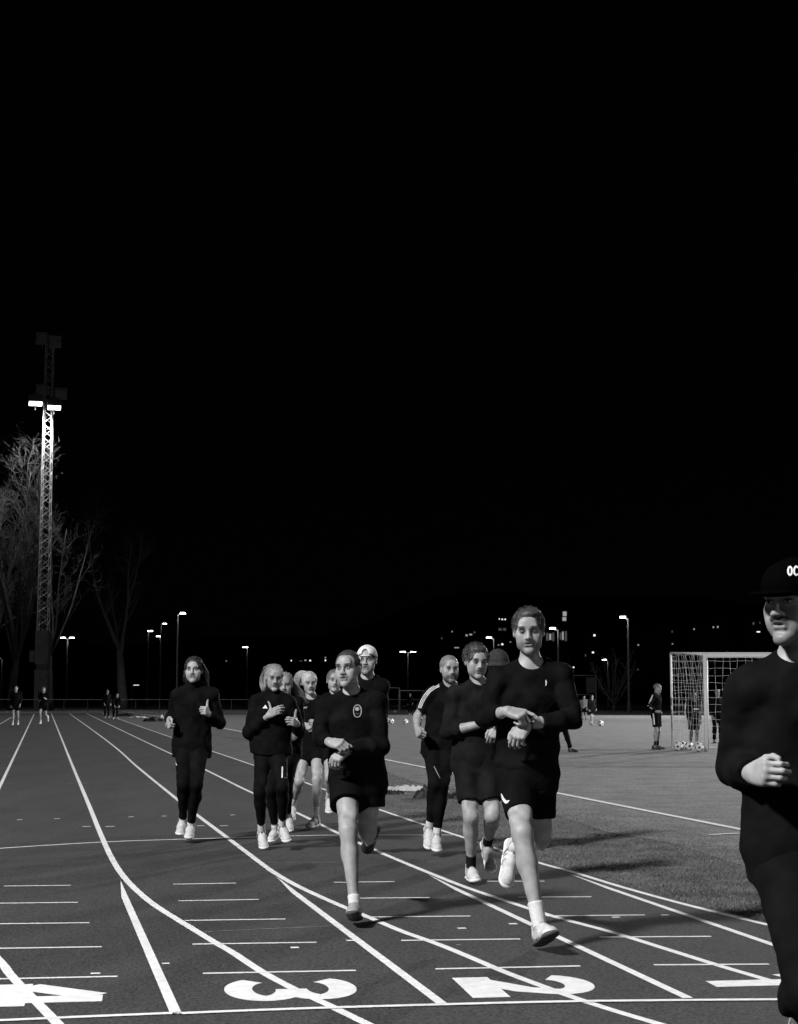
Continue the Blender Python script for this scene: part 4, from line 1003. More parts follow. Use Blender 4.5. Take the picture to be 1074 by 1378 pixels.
def solve(sp):
    H = sp['H']; Y0 = gnd(sp.get('gx', 537), sp['gy'])[1]; J = {}; lean = sp.get('lean', -.05)
    for k in ('hipR', 'hipL'): J[k] = at(*sp[k][:2], Y0 + (sp[k][2] if len(sp[k]) > 2 else 0))
    for k in ('shR', 'shL'): J[k] = at(*sp[k][:2], Y0 + (sp[k][2] if len(sp[k]) > 2 else lean))
    J['neck'] = at(*sp['neck'], Y0 + lean * 1.1 + .02); J['head'] = at(*sp['head'], Y0 + lean * 1.6)
    LEN = {'el': .172, 'wr': .150, 'kn': .055, 'knee': .245, 'ank': .243, 'toe': .113}
    PAR = {'el': 'sh', 'wr': 'el', 'kn': 'wr', 'knee': 'hip', 'ank': 'knee', 'toe': 'ank'}
    for s in 'RL':
        for k in ('el', 'wr', 'kn', 'knee', 'ank', 'toe'):
            px, py, sg = sp[k + s]; par = J[PAR[k] + s]
            if isinstance(sg, str): d_ = ray(px, py); J[k + s] = at(px, py, (float(sg) - CAMH) / d_[2]); REPORT.append((sp['id'], k + s, 'bone', round(float(np.linalg.norm(J[k + s] - par) / LEN[k] / H), 2))); continue
            if isinstance(sg, float): J[k + s] = at(px, py, Y0 + sg)
            else: J[k + s] = reach(par, px, py, LEN[k] * H, sg)
            L = np.linalg.norm(J[k + s] - par)
            if isinstance(sg, float) and k != 'kn':                 # keep the bone its natural length along its direction
                lim = LEN[k] * H
                if L > lim * 1.12: J[k + s] = par + (J[k + s] - par) * (lim * 1.12 / L)
                if L > lim * 1.15 or L < lim * .75: REPORT.append((sp['id'], k + s, round(L / lim, 2)))
    J['ffwd'] = sp.get('ffwd', (0, -1, 0)); J['Y0'] = Y0
    return J
def template(x, y, H, yaw=0, pose='stand', **kw):
    """joints of a far figure standing on the ground; yaw 0 faces the camera"""
    a = rad(yaw); f = np.array([math.sin(a), -math.cos(a), 0]); l = np.array([math.cos(a), math.sin(a), 0]); u = np.array([0, 0, 1.0]); b = np.array([x, y, 0.0]); J = {}
    def P(q): return b + (l * q[0] + f * q[1] + u * q[2]) * H
    bend = .0
    D = dict(neck=(0, .01, .835), head=(0, .03, .925))
    for s, g in (('R', -1), ('L', 1)):
        D.update({'hip' + s: (g * .052, 0, .52), 'sh' + s: (g * .108, 0, .81), 'el' + s: (g * .125, -.02, .64), 'wr' + s: (g * .12, .05, .50), 'kn' + s: (g * .115, .07, .45), 'knee' + s: (g * .058, .015, .285), 'ank' + s: (g * .062, -.01, .05), 'toe' + s: (g * .08, .10, .015)})
    if pose == 'hips':
        for s, g in (('R', -1), ('L', 1)): D.update({'el' + s: (g * .19, -.05, .665), 'wr' + s: (g * .10, .03, .575), 'kn' + s: (g * .07, .06, .56)})
    if pose == 'run':
        D.update({'kneeR': (-.05, .15, .32), 'ankR': (-.05, .06, .09), 'toeR': (-.05, .16, .05), 'kneeL': (.05, -.03, .28), 'ankL': (.05, -.22, .20), 'toeL': (.05, -.27, .10), 'elR': (-.13, -.10, .67), 'wrR': (-.10, .04, .63), 'knR': (-.09, .09, .64), 'elL': (.13, -.02, .65), 'wrL': (.09, .12, .68), 'knL': (.08, .16, .70)})
    if pose == 'walk':
        D.update({'kneeR': (-.05, .06, .29), 'ankR': (-.05, .07, .06), 'toeR': (-.05, .18, .025), 'kneeL': (.05, -.02, .285), 'ankL': (.05, -.14, .09), 'toeL': (.05, -.05, .02), 'wrR': (-.12, .0, .49), 'wrL': (.12, .10, .52)})
    if pose == 'bend':
        D.update({'neck': (0, .20, .73), 'head': (0, .27, .79), 'shR': (-.1, .17, .72), 'shL': (.1, .17, .72), 'elR': (-.12, .22, .57), 'elL': (.12, .22, .57), 'wrR': (-.08, .28, .44), 'wrL': (.08, .28, .44), 'knR': (-.06, .3, .39), 'knL': (.06, .3, .39), 'hipR': (-.052, -.05, .5), 'hipL': (.052, -.05, .5)})
    if pose == 'aside': D.update({'hipR': (-.04, 0, .52), 'kneeL': (.11, 0, .28), 'ankL': (.18, -.01, .05), 'toeL': (.26, .05, .015)})
    for k, v in D.items(): J[k] = P(v)
    J['ffwd'] = f; J['Y0'] = y
    return J
def person(sp, J=None):
    if J is None: J = solve(sp)
    H = sp['H']; m = H / 1.8; g = sp.get('girth', 1.0); res = sp.get('res', .008); fine = res
    base = (J['hipR'] + J['hipL']) / 2; e = empty('person', (base[0], base[1], 0)); tag(e, sp['label'], 'person', sp.get('group'))
    hd = Head(J['head'], sp.get('yaw', 0), sp.get('pitch', -3), sp.get('roll', 0), sp.get('hh', H / 7.5))
    P, N, u, sd, fw, hs = frame(J)
    # --- body: one continuous surface
    S = Sdf(); tr = torso_prims(J, m, g, 0)
    for s in 'RL':
        tr += arm_prims(J, m, g * sp.get('arm', 1), 0, s); tr += leg_prims(J, m, g * sp.get('leg', 1), 0, s)
        O, fs, fd, up = foot_frame(J, s); tr += [cone(J['ank' + s], O + (fd * .02 + up * .045), .034 * m, .034 * m, .02), cone(O + (fd * -.02 + up * .045), O + (fd * .16 + up * .035), .033 * m, .028 * m, .02)]
    tr += [cone(hd.w((0, -.030, -.045)), N - u * .02, .049 * m * sp.get('neckw', 1), .057 * m * sp.get('neckw', 1), .03)]
    nkc = tr[-1]; bres = sp.get('bres', max(res, .010 if res < .0056 else .0125)); S.group(tr, 0); parts = [S.mesh(bres)]
    S = Sdf(); S.group([nkc], 0); S.group(head_prims(hd, sp), .02 * hd.k); parts.append(S.mesh(sp.get('hres', res)))
    for s, sg in (('R', -1), ('L', 1)):
        pz, th, bk = sp.get('hand' + s, ('half', 'tuck', (sg * .85, -.35, .15)))
        a, b = hand_prims(J['wr' + s], J['kn' + s], bk, sg, m * sp.get('handk', 1.04), pz, th)
        el, wr = J['el' + s], J['wr' + s]; ga = g * sp.get('arm', 1); r7 = (.0425 + (.027 - .0425) * (.7 - .28) / .72) * m * ga
        S = Sdf(); S.group([cone(el + (wr - el) * .7, wr, r7, .027 * m * ga, .02)], 0); S.group(a, .014); S.group(b, .005); parts.append(S.mesh(sp.get('fres', max(.0042, res * .6))))
    n = 0; Vs, Fs = [], []
    for v_, f_ in parts: Vs.append(v_); Fs.append(f_ + n); n += len(v_)
    V = np.concatenate(Vs); Fc = np.concatenate(Fs); body = mesh_obj('body', V, Fc, skin_mat('skin', **sp.get('skin', {})), e, True)
    at_ = body.data.attributes.new('face_position', 'FLOAT_VECTOR', 'POINT'); at_.data.foreach_set('vector', hd.loc(V).astype(np.float32).ravel())
    out = {'e': e, 'J': J, 'head': hd, 'body': (V, Fc)}
    # --- top
    t = sp.get('top'); seed = sp.get('seed', 1); cres = max(res, .0085 if res < .005 else .0105)
    if t:
        ee = t.get('e', .012); S = Sdf(); o = torso_prims(J, m, g, ee, .04)
        hem = P - u * t.get('hem', .06) * m; q = t.get('flat', .68)
        o += [ecyl(P + (N - P) * .72, hem, .160 * m * g + ee, (.165 * g + t.get('flare', .0)) * m + ee, fw, q, .05)]
        for s in 'RL': o += arm_prims(J, m, g * sp.get('arm', 1), ee * t.get('se', .95), s, t['sleeve'], loose=t.get('cuff', .0))
        S.group(o, 0); S.noise = wrinkles(t.get('wr', .0048), 48, seed, u, .8)
        nk = hd.w((0, -.02, -.04))
        S.post = [plane(hem, -u)]
        if t.get('collar') == 'high':
            S.group([cyl(N - u * .03, N + (nk - N) * .78, .070 * m, .064 * m, .02)], .015); S.post += [prim('cone', .004, 's', a=N + (nk - N) * .70, b=nk + (nk - N), ra=.056 * m, rb=.056 * m)]
        else:
            dp = t.get('neck', .0); c = N + u * .055 * m + fw * (.03 + dp * .4)
            S.post += [prim('ell', .01, 's', c=c + fw * .02, r=np.array([.072 + dp * .35, .085 + dp * .3, .060 + dp]) * m, R=np.array([sd, fw, u]))]
        V, Fc = S.mesh(cres); ob = mesh_obj(t.get('name', 'shirt'), V, Fc, t.get('mat', M_BLACK), e, True); out['top'] = (V, Fc); out['top_o'] = ob
    # --- bottom
    b = sp['bottom']; up_ = b.get('len', .55)
    def waist(e0): return [ecyl(P + u * .13 * m, P - u * .07 * m, .135 * m * g + e0, .160 * m * g + e0, fw, .74, .04), ell(P + u * .0 * m, np.array([.158 * g, .112, .12]) * m + e0, np.array([hs, np.cross(hs, u), u]), .04), ell(P - np.cross(hs, u) * .045 * m - u * .02 * m, np.array([.14 * g, .085, .10]) * m + e0, np.array([hs, np.cross(hs, u), u]), .04)]
    if b['kind'] in ('tights', 'pants', 'both'):
        ee = .005 if b['kind'] != 'pants' else .014; S = Sdf(); o = waist(ee)
        for s in 'RL': o += leg_prims(J, m, g * sp.get('leg', 1), ee, s, b.get('upto', 1.9), .0 if b['kind'] != 'pants' else .018)
        S.group(o, 0); S.noise = wrinkles(.0012 if b['kind'] != 'pants' else .0028, 44, seed + 3); S.post = [plane(P + u * .12 * m, u)]
        V, Fc = S.mesh(cres); out['tights'] = (V, Fc); out['tights_o'] = mesh_obj('tights' if b['kind'] != 'pants' else 'trousers', V, Fc, b.get('tmat', M_TIGHT), e, True)
    if b['kind'] in ('shorts', 'both'):
        S = Sdf(); o = waist(.014)
        for s in 'RL':
            h, kn = J['hip' + s], J['knee' + s]; q = h + (kn - h) * up_; r1 = (.086 + (.052 - .086) * up_) * m * g
            o += [cyl(h + (h - kn) * .1, q, .092 * m * g + .012, r1 + b.get('flare', .028), .045)]
        S.group(o, 0); S.noise = wrinkles(.004, 30, seed + 5, u, .5); S.post = [plane(P + u * .12 * m, u)]
        V, Fc = S.mesh(cres); out['shorts'] = (V, Fc); out['shorts_o'] = mesh_obj('shorts', V, Fc, b.get('mat', M_SHORTS), e, True)
    # --- socks and shoes
    f = sp.get('feet')
    if f:
        for s in 'RL':
            A, K = J['ank' + s], J['knee' + s]; ax = nrm(K - A); hgt = f.get('sock' + s, f.get('sock', .09))
            if hgt:
                S = Sdf(); lo = J['knee' + s] + (A - J['knee' + s]) * .62
                S.group([cyl(A - ax * .03, A + ax * hgt, .0365 * m * g * sp.get('leg', 1), (.0365 + max(0, hgt - .08) * .045) * m * g * sp.get('leg', 1) + .0015, .01)] + ([cyl(A + ax * (hgt - .018), A + ax * hgt, .041 * m * g, .043 * m * g, .004)] if f.get('roll') else []), 0)
                V, Fc = S.mesh(max(.007, res)); mesh_obj('sock', V, Fc, f.get('sockmat', M_SOCKW), e, True)
            shoe(J, s, m, e, f.get('upper' + s, f.get('upper', M_SHOEW)), f.get('sole' + s, f.get('sole_', M_SOLEW)), max(.0058, fine), f.get('stripes', M_PRINTG), f.get('tongue', M_PRINTG))
    # --- hair, hats
    hm = hair_mat('hair_%.3f' % sp.get('haircol', .05), sp.get('haircol', .05)); out['hair'] = hair(hd, sp, e, fine, hm)
    hg = headgear(hd, sp, e, min(fine, .008)); out['hat'] = hg
    if sp.get('watch'):
        s = sp['watch']; wr, el, kn = J['wr' + s], J['el' + s], J['kn' + s]; ax = nrm(wr - el); c = wr - ax * .018; bk = np.array(sp['hand' + s][2], float); bk = nrm(bk - ax * (bk @ ax)); sdw = np.cross(ax, bk)
        m_ = MB(); m_.tube([c + (bk * math.cos(a) * .029 + sdw * math.sin(a) * .033) * m * 1.04 for a in np.linspace(0, 2 * math.pi, 17)], .0075, 5); wo = m_.build('watch', M_WATCH, e, True)
        m_ = MB(); cc = c + bk * .034 * m; m_.tube([cc - bk * .006, cc + bk * .004], .021, 14); m_.build('watch_case', M_WATCH, wo); m_ = MB(); m_.tube([cc + bk * .004, cc + bk * .006], .016, 14); m_.build('watch_glass', M_GLASS, wo)
    for s in 'RL':
        O, fs, fd, up = foot_frame(J, s); zz = min((O - fd * .06)[2], (O + fd * .19)[2]); REPORT.append((sp.get('id'), 'foot' + s, 'z', round(float(zz), 3), 'Y', round(float(O[1]), 2), 'head', np.round(J['head'], 2).tolist()))
    return out

GR = 'runners coming down the track'
PEOPLE = {}
def run(sp): PEOPLE[sp['id']] = person(sp); return PEOPLE[sp['id']]
BK = (0, -.7, .6)
# tall runner in front
r = run(dict(id='R10', label='tallest runner in front, black long sleeve top and shorts, checking his watch', group=GR, gy=1263, H=1.93, res=.0048, seed=4, yaw=-6, pitch=-6, roll=2,
    head=(711.5, 849), neck=(714, 895), shR=(670, 917), shL=(756, 911), hipR=(692, 1041), hipL=(726, 1041), elR=(653, 966, -.07), wrR=(682, 957, -.27), knR=(703, 962, -.31), elL=(772, 968, -.13), wrL=(709, 974, -.25), knL=(693, 997, -.29),
    kneeR=(703, 1122, -1), ankR=(727, 1250, '.125'), toeR=(742, 1257, -1), kneeL=(727, 1127, .05), ankL=(692, 1142, 1), toeL=(681, 1188, -1), handR=('point', 'tuck', (-.1, -.6, .8)), handL=('hang', 'side', (-.3, -.9, .35)), watch='L',
    hair='short', haircol=.04, sweep=1.2, jaw=1.05, mouth=.0028, skin=dict(g=.30, brow=.045, beard=.55, bc=.10, lid=1), ridge=1.08, top=dict(sleeve=1.70, e=.014, hem=.10, neck=.018, mat=M_BLACK, flare=.0), bottom=dict(kind='shorts', len=.68, flare=.022),
    feet=dict(upper=M_SHOEW, sole_=M_SOLED, soleL=M_SOLEW, sock=.15, roll=1)))
decal('logo', [(674.5, 1068), (677, 1075), (681, 1080), (685.5, 1077)], [.8, 3.2, 4.2, .6], M_PRINTW, r['shorts_o'], r['shorts'])
decal('logo', [(734.5, 915), (735, 918), (735, 921), (734.3, 923)], [.7, 1.7, 1.5, .6], M_PRINTW, r['top_o'], r['top'])
# balding runner
r = run(dict(id='R5', label='balding runner in front with oval chest badge, bare legs, touching his watch', group=GR, gy=1233, H=1.72, res=.0048, seed=9, yaw=-20, pitch=2, roll=3,
    head=(468.5, 900.5), neck=(474, 937), shR=(439, 954), shL=(506, 946), hipR=(467, 1050), hipL=(497, 1050), elR=(430, 990, -.05), wrR=(444, 999, -.24), knR=(456, 1001, -.29), elL=(513, 1004, -.10), wrL=(466, 1010, -.23), knL=(449, 1024, -.26),
    kneeR=(469, 1118, -1), ankR=(477, 1219, '.12'), toeR=(474, 1227, -1), kneeL=(494, 1120, .0), ankL=(497, 1130, 1), toeL=(493, 1145, 1), handR=('half', 'tuck', (-.5, -.5, .8)), handL=('hang', 'side', (-.4, -.8, .5)), watch='L',
    hair='receding', haircol=.03, mouth=.0055, facew=1.02, skin=dict(g=.30, brow=.025, beard=.35, bc=.14), ridge=1.12, girth=1.04, top=dict(sleeve=1.88, e=.016, hem=.115, flare=.008, neck=-.014, mat=M_BLACK), bottom=dict(kind='shorts', len=.50, flare=.045),
    feet=dict(upper=M_SHOEG, sole_=M_SOLED, upperL=M_SHOEB, soleL=M_SOLED, sock=.07, sockL=0)))
ring = lambda cx, cy, w, h, n=20: [(cx + w * math.copysign(abs(math.cos(a)) ** .8, math.cos(a)), cy + h * math.sin(a)) for a in np.linspace(0, 2 * math.pi, n, endpoint=False)]
decal('badge', ring(481, 956.8, 5.2, 8.2), 1.25, M_PRINTG, r['top_o'], r['top'], closed=True)
decal('badge', ring(480.8, 954, 2.9, 2.7, 12), 0, M_PRINTG, r['top_o'], r['top'], fill=True)
decal('badge', [(478.5, 959.5), (481, 961), (483.5, 959.5)], 1.2, mat('dim_print', .07), r['top_o'], r['top'])
# dark tee runner
run(dict(id='R8', label='runner in washed black top and knee length shorts left of the tallest runner', group=GR, gy=1188, H=1.82, res=.0055, seed=14, yaw=16, pitch=-8, roll=-2,
    head=(641, 890), neck=(645, 922), shR=(612, 937), shL=(673, 937), hipR=(627, 1023), hipL=(652, 1023), elR=(602, 985, -.08), wrR=(648, 974, -.21), knR=(660, 971, -.26), elL=(684, 984, -.06), wrL=(670, 976, -.24), knL=(664, 991, -.26),
    kneeR=(634, 1099, -1), ankR=(634, 1169, 1), toeR=(640, 1184, -1), kneeL=(663, 1098, -1), ankL=(656, 1136, 1), toeL=(661, 1170, -1), handR=('relaxed', 'tuck', (0, -.3, .9)), handL=('hang', 'side', (-.1, -.9, .1)),
    hair='thick', haircol=.045, sweep=-1, skin=dict(g=.30, brow=.05, lid=1, beard=.2, bc=.15), top=dict(sleeve=1.33, e=.016, hem=.10, neck=-.010, mat=M_BLACK2), bottom=dict(kind='shorts', len=.74, flare=.03, mat=M_BLACK2),
    feet=dict(upper=M_SHOEW, sole_=M_SOLEW, upperL=M_SHOEG, sock=.12, sockmat=M_SOCKB)))
# bearded runner
r = run(dict(id='R7', label='bearded runner in black tee with striped shoulder and black tights', group=GR, gy=1149, H=1.77, res=.0058, seed=21, yaw=14, pitch=-2, neckw=1.08,
    head=(605, 900.5), neck=(606, 924), shR=(580, 935), shL=(629, 935), hipR=(583, 1010), hipL=(603, 1010), elR=(562, 964, .02), wrR=(561.5, 981, -.19), knR=(564, 987, -.25), elL=(637, 966, .0), wrL=(624, 975, -.2), knL=(616, 973, -.25),
    kneeL=(594, 1058, -1), ankL=(588, 1123, 1), toeL=(588, 1143, -1), kneeR=(586, 1055, -1), ankR=(578, 1113, 1), toeR=(577, 1139, -1), handR=('fist', 'tuck', (-.8, -.3, .3)), handL=('half', 'tuck', (.5, -.6, .5)),
    hair='crop', haircol=.16, skin=dict(g=.30, brow=.12, beard=.9, bc=.085), top=dict(sleeve=.72, e=.012, se=1.2, hem=.06, cuff=.008), bottom=dict(kind='tights', upto=1.86),
    feet=dict(upper=M_SHOEW, sole_=M_SOLEW, sock=.07)))
for dx in (-1.8, 0, 1.8):
    decal('sleeve_stripe', [(591 + dx * .35, 921.5 + dx), (585 + dx * .4, 924.5 + dx), (578 + dx * .7, 929.5 + dx * .8), (572.5 + dx, 936 + dx * .5), (568 + dx, 944 + dx * .4), (564.5 + dx, 953)], .85, M_PRINTW, r['top_o'], r['top'])
decal('logo', [(584, 1031), (588, 1039), (592, 1047)], .8, M_PRINTG, r['tights_o'], r['tights'])
# long haired runner
r = run(dict(id='R1', label='long haired runner in black tracksuit at the left, thumb up', group=GR, gy=1133, H=1.79, res=.0058, seed=31, yaw=-4, pitch=2,
    head=(261, 902), neck=(261, 926), shR=(240, 936), shL=(285, 936), hipR=(248, 1006), hipL=(268, 1006), elR=(231, 966, .12), wrR=(228, 968, -.12), knR=(225.5, 973, -.19), elL=(296, 974, .02), wrL=(281, 961, -.13), knL=(276, 955.5, -.22),
    kneeR=(247, 1055, -1), ankR=(246, 1104, 1), toeR=(242, 1121, -1), kneeL=(264, 1057, -1), ankL=(257, 1110, 1), toeL=(254, 1126, -1), handR=('half', 'tuck', (-.85, -.35, .2)), handL=('fist', 'up', (.85, -.4, .1)),
    hair='long', haircol=.026, flow=(.30, .0, .1), hairlen=.21, nst=1000, wave=3.0, mouth=.006, skin=dict(g=.33, brow=.05, beard=.3, bc=.15), top=dict(sleeve=1.9, e=.018, hem=.10, collar='high', flare=.01), bottom=dict(kind='tights', upto=1.93),
    feet=dict(upper=M_SHOEW, sole_=M_SOLEW, sock=.03)))
decal('logo', [(235.2, 1022), (236.3, 1026), (237.8, 1030)], .8, M_PRINTW, r['tights_o'], r['tights'])
# woman in jacket
r = run(dict(id='R2', label='woman runner in black zip jacket with small triangle logo, hands at chest', group=GR, gy=1143, H=1.71, res=.0058, seed=41, girth=.95, yaw=12, pitch=-8, roll=-3,
    head=(369, 912), neck=(368, 935), shR=(346, 946), shL=(388, 946), hipR=(355, 1012), hipL=(374, 1012), elR=(335, 986, -.05), wrR=(361, 963, -.2), knR=(371, 957, -.235), elL=(403, 984, .0), wrL=(400, 974, -.2), knL=(395, 971.5, -.27),
    kneeR=(350, 1066, -1), ankR=(352, 1119, 1), toeR=(355, 1139, -1), kneeL=(380, 1060, -1), ankL=(380, 1112, 1), toeL=(386, 1130, -1), handR=('relaxed', 'up', (-.3, -.9, .2)), handL=('half', 'up', (.75, -.5, .0)),
    hair='tied', haircol=.26, pony=(-.085, .07, .17), facew=.95, jaw=.9, skin=dict(g=.29, brow=.10, lid=1), top=dict(name='jacket', sleeve=1.86, e=.024, hem=.02, collar='high', flare=.03), bottom=dict(kind='tights', upto=1.80),
    feet=dict(upper=M_SHOEW, sole_=M_SOLEW, stripes=M_BLACKMET, tongue=M_BLACKMET, sock=.085)))
decal('logo', [(357.2, 948.3), (353.3, 953.2), (360.2, 953.4)], 0, M_PRINTW, r['top_o'], r['top'], fill=True)
decal('logo', [(380, 1031.5), (379.8, 1039), (379.6, 1046.5)], 1.7, M_PRINTW, r['tights_o'], r['tights'])
decal('logo', [(387, 1040), (384.8, 1043.8), (389.5, 1043.8)], 0, mat('dim_print', .07), r['tights_o'], r['tights'], fill=True)
decal('logo', [(382.5, 1046.5), (389.5, 1046.8)], 1.2, mat('dim_print', .07), r['tights_o'], r['tights'])
# woman hidden behind the jacket
run(dict(id='R2b', label='woman runner almost hidden behind the woman in zip jacket, fair hair flowing', group=GR, gy=1135, H=1.65, res=.007, seed=51, girth=.93, yaw=0,
    head=(383, 922), neck=(384, 938), shR=(369, 947), shL=(401, 947), hipR=(376, 1014), hipL=(392, 1014), elR=(366, 985, .0), wrR=(373, 985, -.15), knR=(378, 985, -.2), elL=(404, 986, .0), wrL=(396, 992, -.18), knL=(391, 992, -.25),
    kneeR=(364, 1064, -1), ankR=(370, 1116, 1), toeR=(364, 1130, -1), kneeL=(386, 1060, -1), ankL=(388, 1098, 1), toeL=(389, 1116, -1), handL=('fist', 'tuck', (.8, -.4, .2)),
    hair='long', haircol=.24, flow=(.75, -.2, .3), hairlen=.24, nst=800, facew=.95, skin=dict(g=.29, brow=.15), top=dict(sleeve=1.85, e=.014, hem=.06), bottom=dict(kind='tights', upto=1.85), feet=dict(upper=M_SHOEW, sole_=M_SOLEW, sock=.05)))
# blonde woman
r = run(dict(id='R3', label='blonde woman runner with ponytail, black tee and shorts, bare legs', group=GR, gy=1113, H=1.68, res=.0062, seed=61, girth=.92, yaw=12, pitch=-6,
    head=(416.5, 919), neck=(419, 939), shR=(403, 947), shL=(434, 947), hipR=(411, 1006), hipL=(427, 1006), elR=(400, 968, .03), wrR=(412, 976, -.15), knR=(417, 979, -.21), elL=(438, 970, .0), wrL=(431, 975, -.18), knL=(425, 973, -.23),
    kneeL=(426.5, 1049, -1), ankL=(425, 1102, 1), toeL=(416, 1111, -1), kneeR=(403, 1052, -1), ankR=(394, 1083, 1), toeR=(393, 1101, -1), handR=('fist', 'tuck', (-.2, -.8, .5)),
    hair='tied', haircol=.46, pony=(-.13, -.02, .11), facew=.95, jaw=.9, skin=dict(g=.33, brow=.16, lid=1), top=dict(sleeve=.7, e=.013, hem=.05, neck=.012), bottom=dict(kind='shorts', len=.45, flare=.035), feet=dict(upper=M_SHOEW, sole_=M_SOLEW, sock=.12)))
decal('logo', [(407.5, 951.5), (409, 953), (410, 951.5), (411.5, 953), (413, 951)], 1.2, M_PRINTG, r['top_o'], r['top'])
# woman behind balding runner
run(dict(id='R4', label='woman runner whose face shows just left of the balding runner', group=GR, gy=1119, H=1.68, res=.007, seed=71, girth=.92, yaw=8, pitch=2, roll=-6,
    head=(450, 916.5), neck=(452, 934), shR=(438, 942), shL=(468, 942), hipR=(444, 1008), hipL=(460, 1008), elR=(435, 964, .03), wrR=(440, 975, -.17), knR=(442, 970, -.22), elL=(472, 964, .05), wrL=(463, 972, -.2), knL=(458, 969, -.24),
    kneeR=(444, 1046, -1), ankR=(443, 1073, 1), toeR=(443, 1091, -1), kneeL=(462, 1054, -1), ankL=(472, 1095, 1), toeL=(474, 1110, -1), hair='tied', haircol=.14, facew=.95, jaw=.9, skin=dict(g=.33, brow=.1), top=dict(sleeve=.7, e=.012, hem=.05), bottom=dict(kind='shorts', len=.5, flare=.03), feet=dict(upper=M_SHOEW, sole_=M_SOLEW, sock=.11, stripes=M_BLACKMET)))
# white backwards cap
run(dict(id='R6', label='runner in white backwards cap looking over the balding runner\'s shoulder', group=GR, gy=1150, H=1.85, res=.0058, seed=81, yaw=-8, pitch=2,
    head=(494, 889), neck=(495, 914), shR=(472, 925), shL=(513, 925), hipR=(484, 1005), hipL=(503, 1005), elR=(470, 957, .06), wrR=(478, 966, -.2), knR=(484, 964, -.25), elL=(513, 960, .06), wrL=(506, 968, -.2), knL=(500, 966, -.25),
    kneeR=(483, 1060, -1), ankR=(481, 1106, 1), toeR=(481, 1122, -1), kneeL=(502, 1062, -1), ankL=(500, 1096, 1), toeL=(499, 1110, -1), hair='under', hat='backcap', haircol=.03, mouth=.006, skin=dict(g=.30, brow=.04, beard=.4, bc=.08), top=dict(sleeve=1.86, e=.016, hem=.06), bottom=dict(kind='tights', upto=1.86), feet=dict(upper=M_SHOEB, sole_=M_SOLED, sock=.05, sockmat=M_SOCKB)))
# bucket hat
run(dict(id='R9', label='runner in dark bucket hat mostly hidden behind the tallest runner\'s shoulder', group=GR, gy=1141, H=1.83, res=.007, seed=91, yaw=-5, pitch=-4,
    head=(670, 897), neck=(672, 919), shR=(653, 929), shL=(694, 929), hipR=(684, 1006), hipL=(702, 1006), elR=(655, 958, .05), wrR=(668, 966, -.18), knR=(674, 964, -.22), elL=(704, 958, .05), wrL=(692, 966, -.2), knL=(686, 964, -.24),
    kneeR=(695, 1058, -1), ankR=(706, 1104, 1), toeR=(708, 1118, -1), kneeL=(708, 1060, -1), ankL=(716, 1108, 1), toeL=(718, 1122, -1), hair='under', hat='bucket', haircol=.04, skin=dict(g=.29, brow=.05, beard=.4), top=dict(sleeve=1.86, e=.016, hem=.06), bottom=dict(kind='tights', upto=1.86), feet=dict(upper=M_SHOEB, sole_=M_SOLED, sock=0)))
# moustached man at the right edge
r = run(dict(id='R11', label='moustached man in black cap and sweater cut by the right edge', group=GR, gx=1060, gy=1582, H=1.82, res=.0045, seed=101, yaw=-46, pitch=-1, roll=0, lean=-.03,
    head=(1070, 812), neck=(1072, 896), shR=(1007, 935), shL=(1136, 934), hipR=(1056, 1150), hipL=(1108, 1150), elR=(989, 1033, .06), wrR=(1012, 1041, -.14), knR=(1031, 1041, -.225), elL=(1164, 1040, .05), wrL=(1140, 1046, -.2), knL=(1128, 1040, -.25),
    kneeR=(1088, 1336, -1), ankR=(1086, 1350, 1), toeR=(1081, 1440, -1), kneeL=(1112, 1320, -1), ankL=(1120, 1520, 1), toeL=(1118, 1560, -1), handR=('half', 'side', (-.8, -.5, .1)), handk=.95,
    hair='under', hat='cap', haircol=.02, mouth=.005, skin=dict(g=.30, brow=.02, moust=1.0, beard=.35, bc=.03), girth=.95, top=dict(name='sweater', sleeve=1.93, e=.018, hem=.07, neck=-.010, flare=.0, wr=.0038), bottom=dict(kind='pants', upto=1.88), feet=dict(upper=mat('dark_shoe_knit', .05, .75, .25, .3, 45), sole_=M_SOLEW, sock=.05)))
c, VF = r['hat']
decal('cap_lettering', [(1063.2 + 2.6 * math.cos(a), 768.2 + 5.6 * math.sin(a)) for a in np.linspace(0, 2 * math.pi, 16, endpoint=False)], 2.4, M_PRINTW, c, VF, closed=True)
decal('cap_lettering', [(1071.6 + 2.9 * math.cos(a), 768.0 + 5.8 * math.sin(a)) for a in np.linspace(.75, 2 * math.pi - .75, 14)], 2.4, M_PRINTW, c, VF)

# ---- far figures
def far(sp, x, gy, yaw, pose):
    g_ = gnd(x, gy); J = template(g_[0], g_[1], sp['H'], yaw, pose); sp.setdefault('yaw', yaw); sp.setdefault('hair', 'crop'); sp['id'] = sp['label'][:12]
    o = person(sp, J); return o
FB = dict(upper=M_SHOEB, sole_=M_SOLED, sock=.16, sockmat=M_SOCKB); FWt = dict(upper=M_SHOEW, sole_=M_SOLEW, sock=.12)
def striped(o, J, which):
    for s in which:
        sh, el, wr = J['sh' + s], J['el' + s], J['wr' + s]; sg = 1 if s == 'L' else -1; lat = nrm(J['shL'] - J['shR']) * sg; m_ = MB()
        m_.tube([sh + lat * .052 + np.array([0, 0, .025]), (sh + el) / 2 + lat * .062, el + lat * .052, (el * .45 + wr * .55) + lat * .048], .019, 6); m_.build('sleeve_stripe', M_PRINTW, o['top_o'])
o = far(dict(label='boy with hands on hips in striped tracksuit left of the goal', H=1.74, res=.013, haircol=.14, girth=.88, skin=dict(g=.33), top=dict(sleeve=1.85, e=.016, hem=.03), bottom=dict(kind='shorts', len=.75, flare=.04), feet=FB, group='young footballers on the pitch'), 884, 1009, 62, 'hips'); striped(o, o['J'], 'RL')
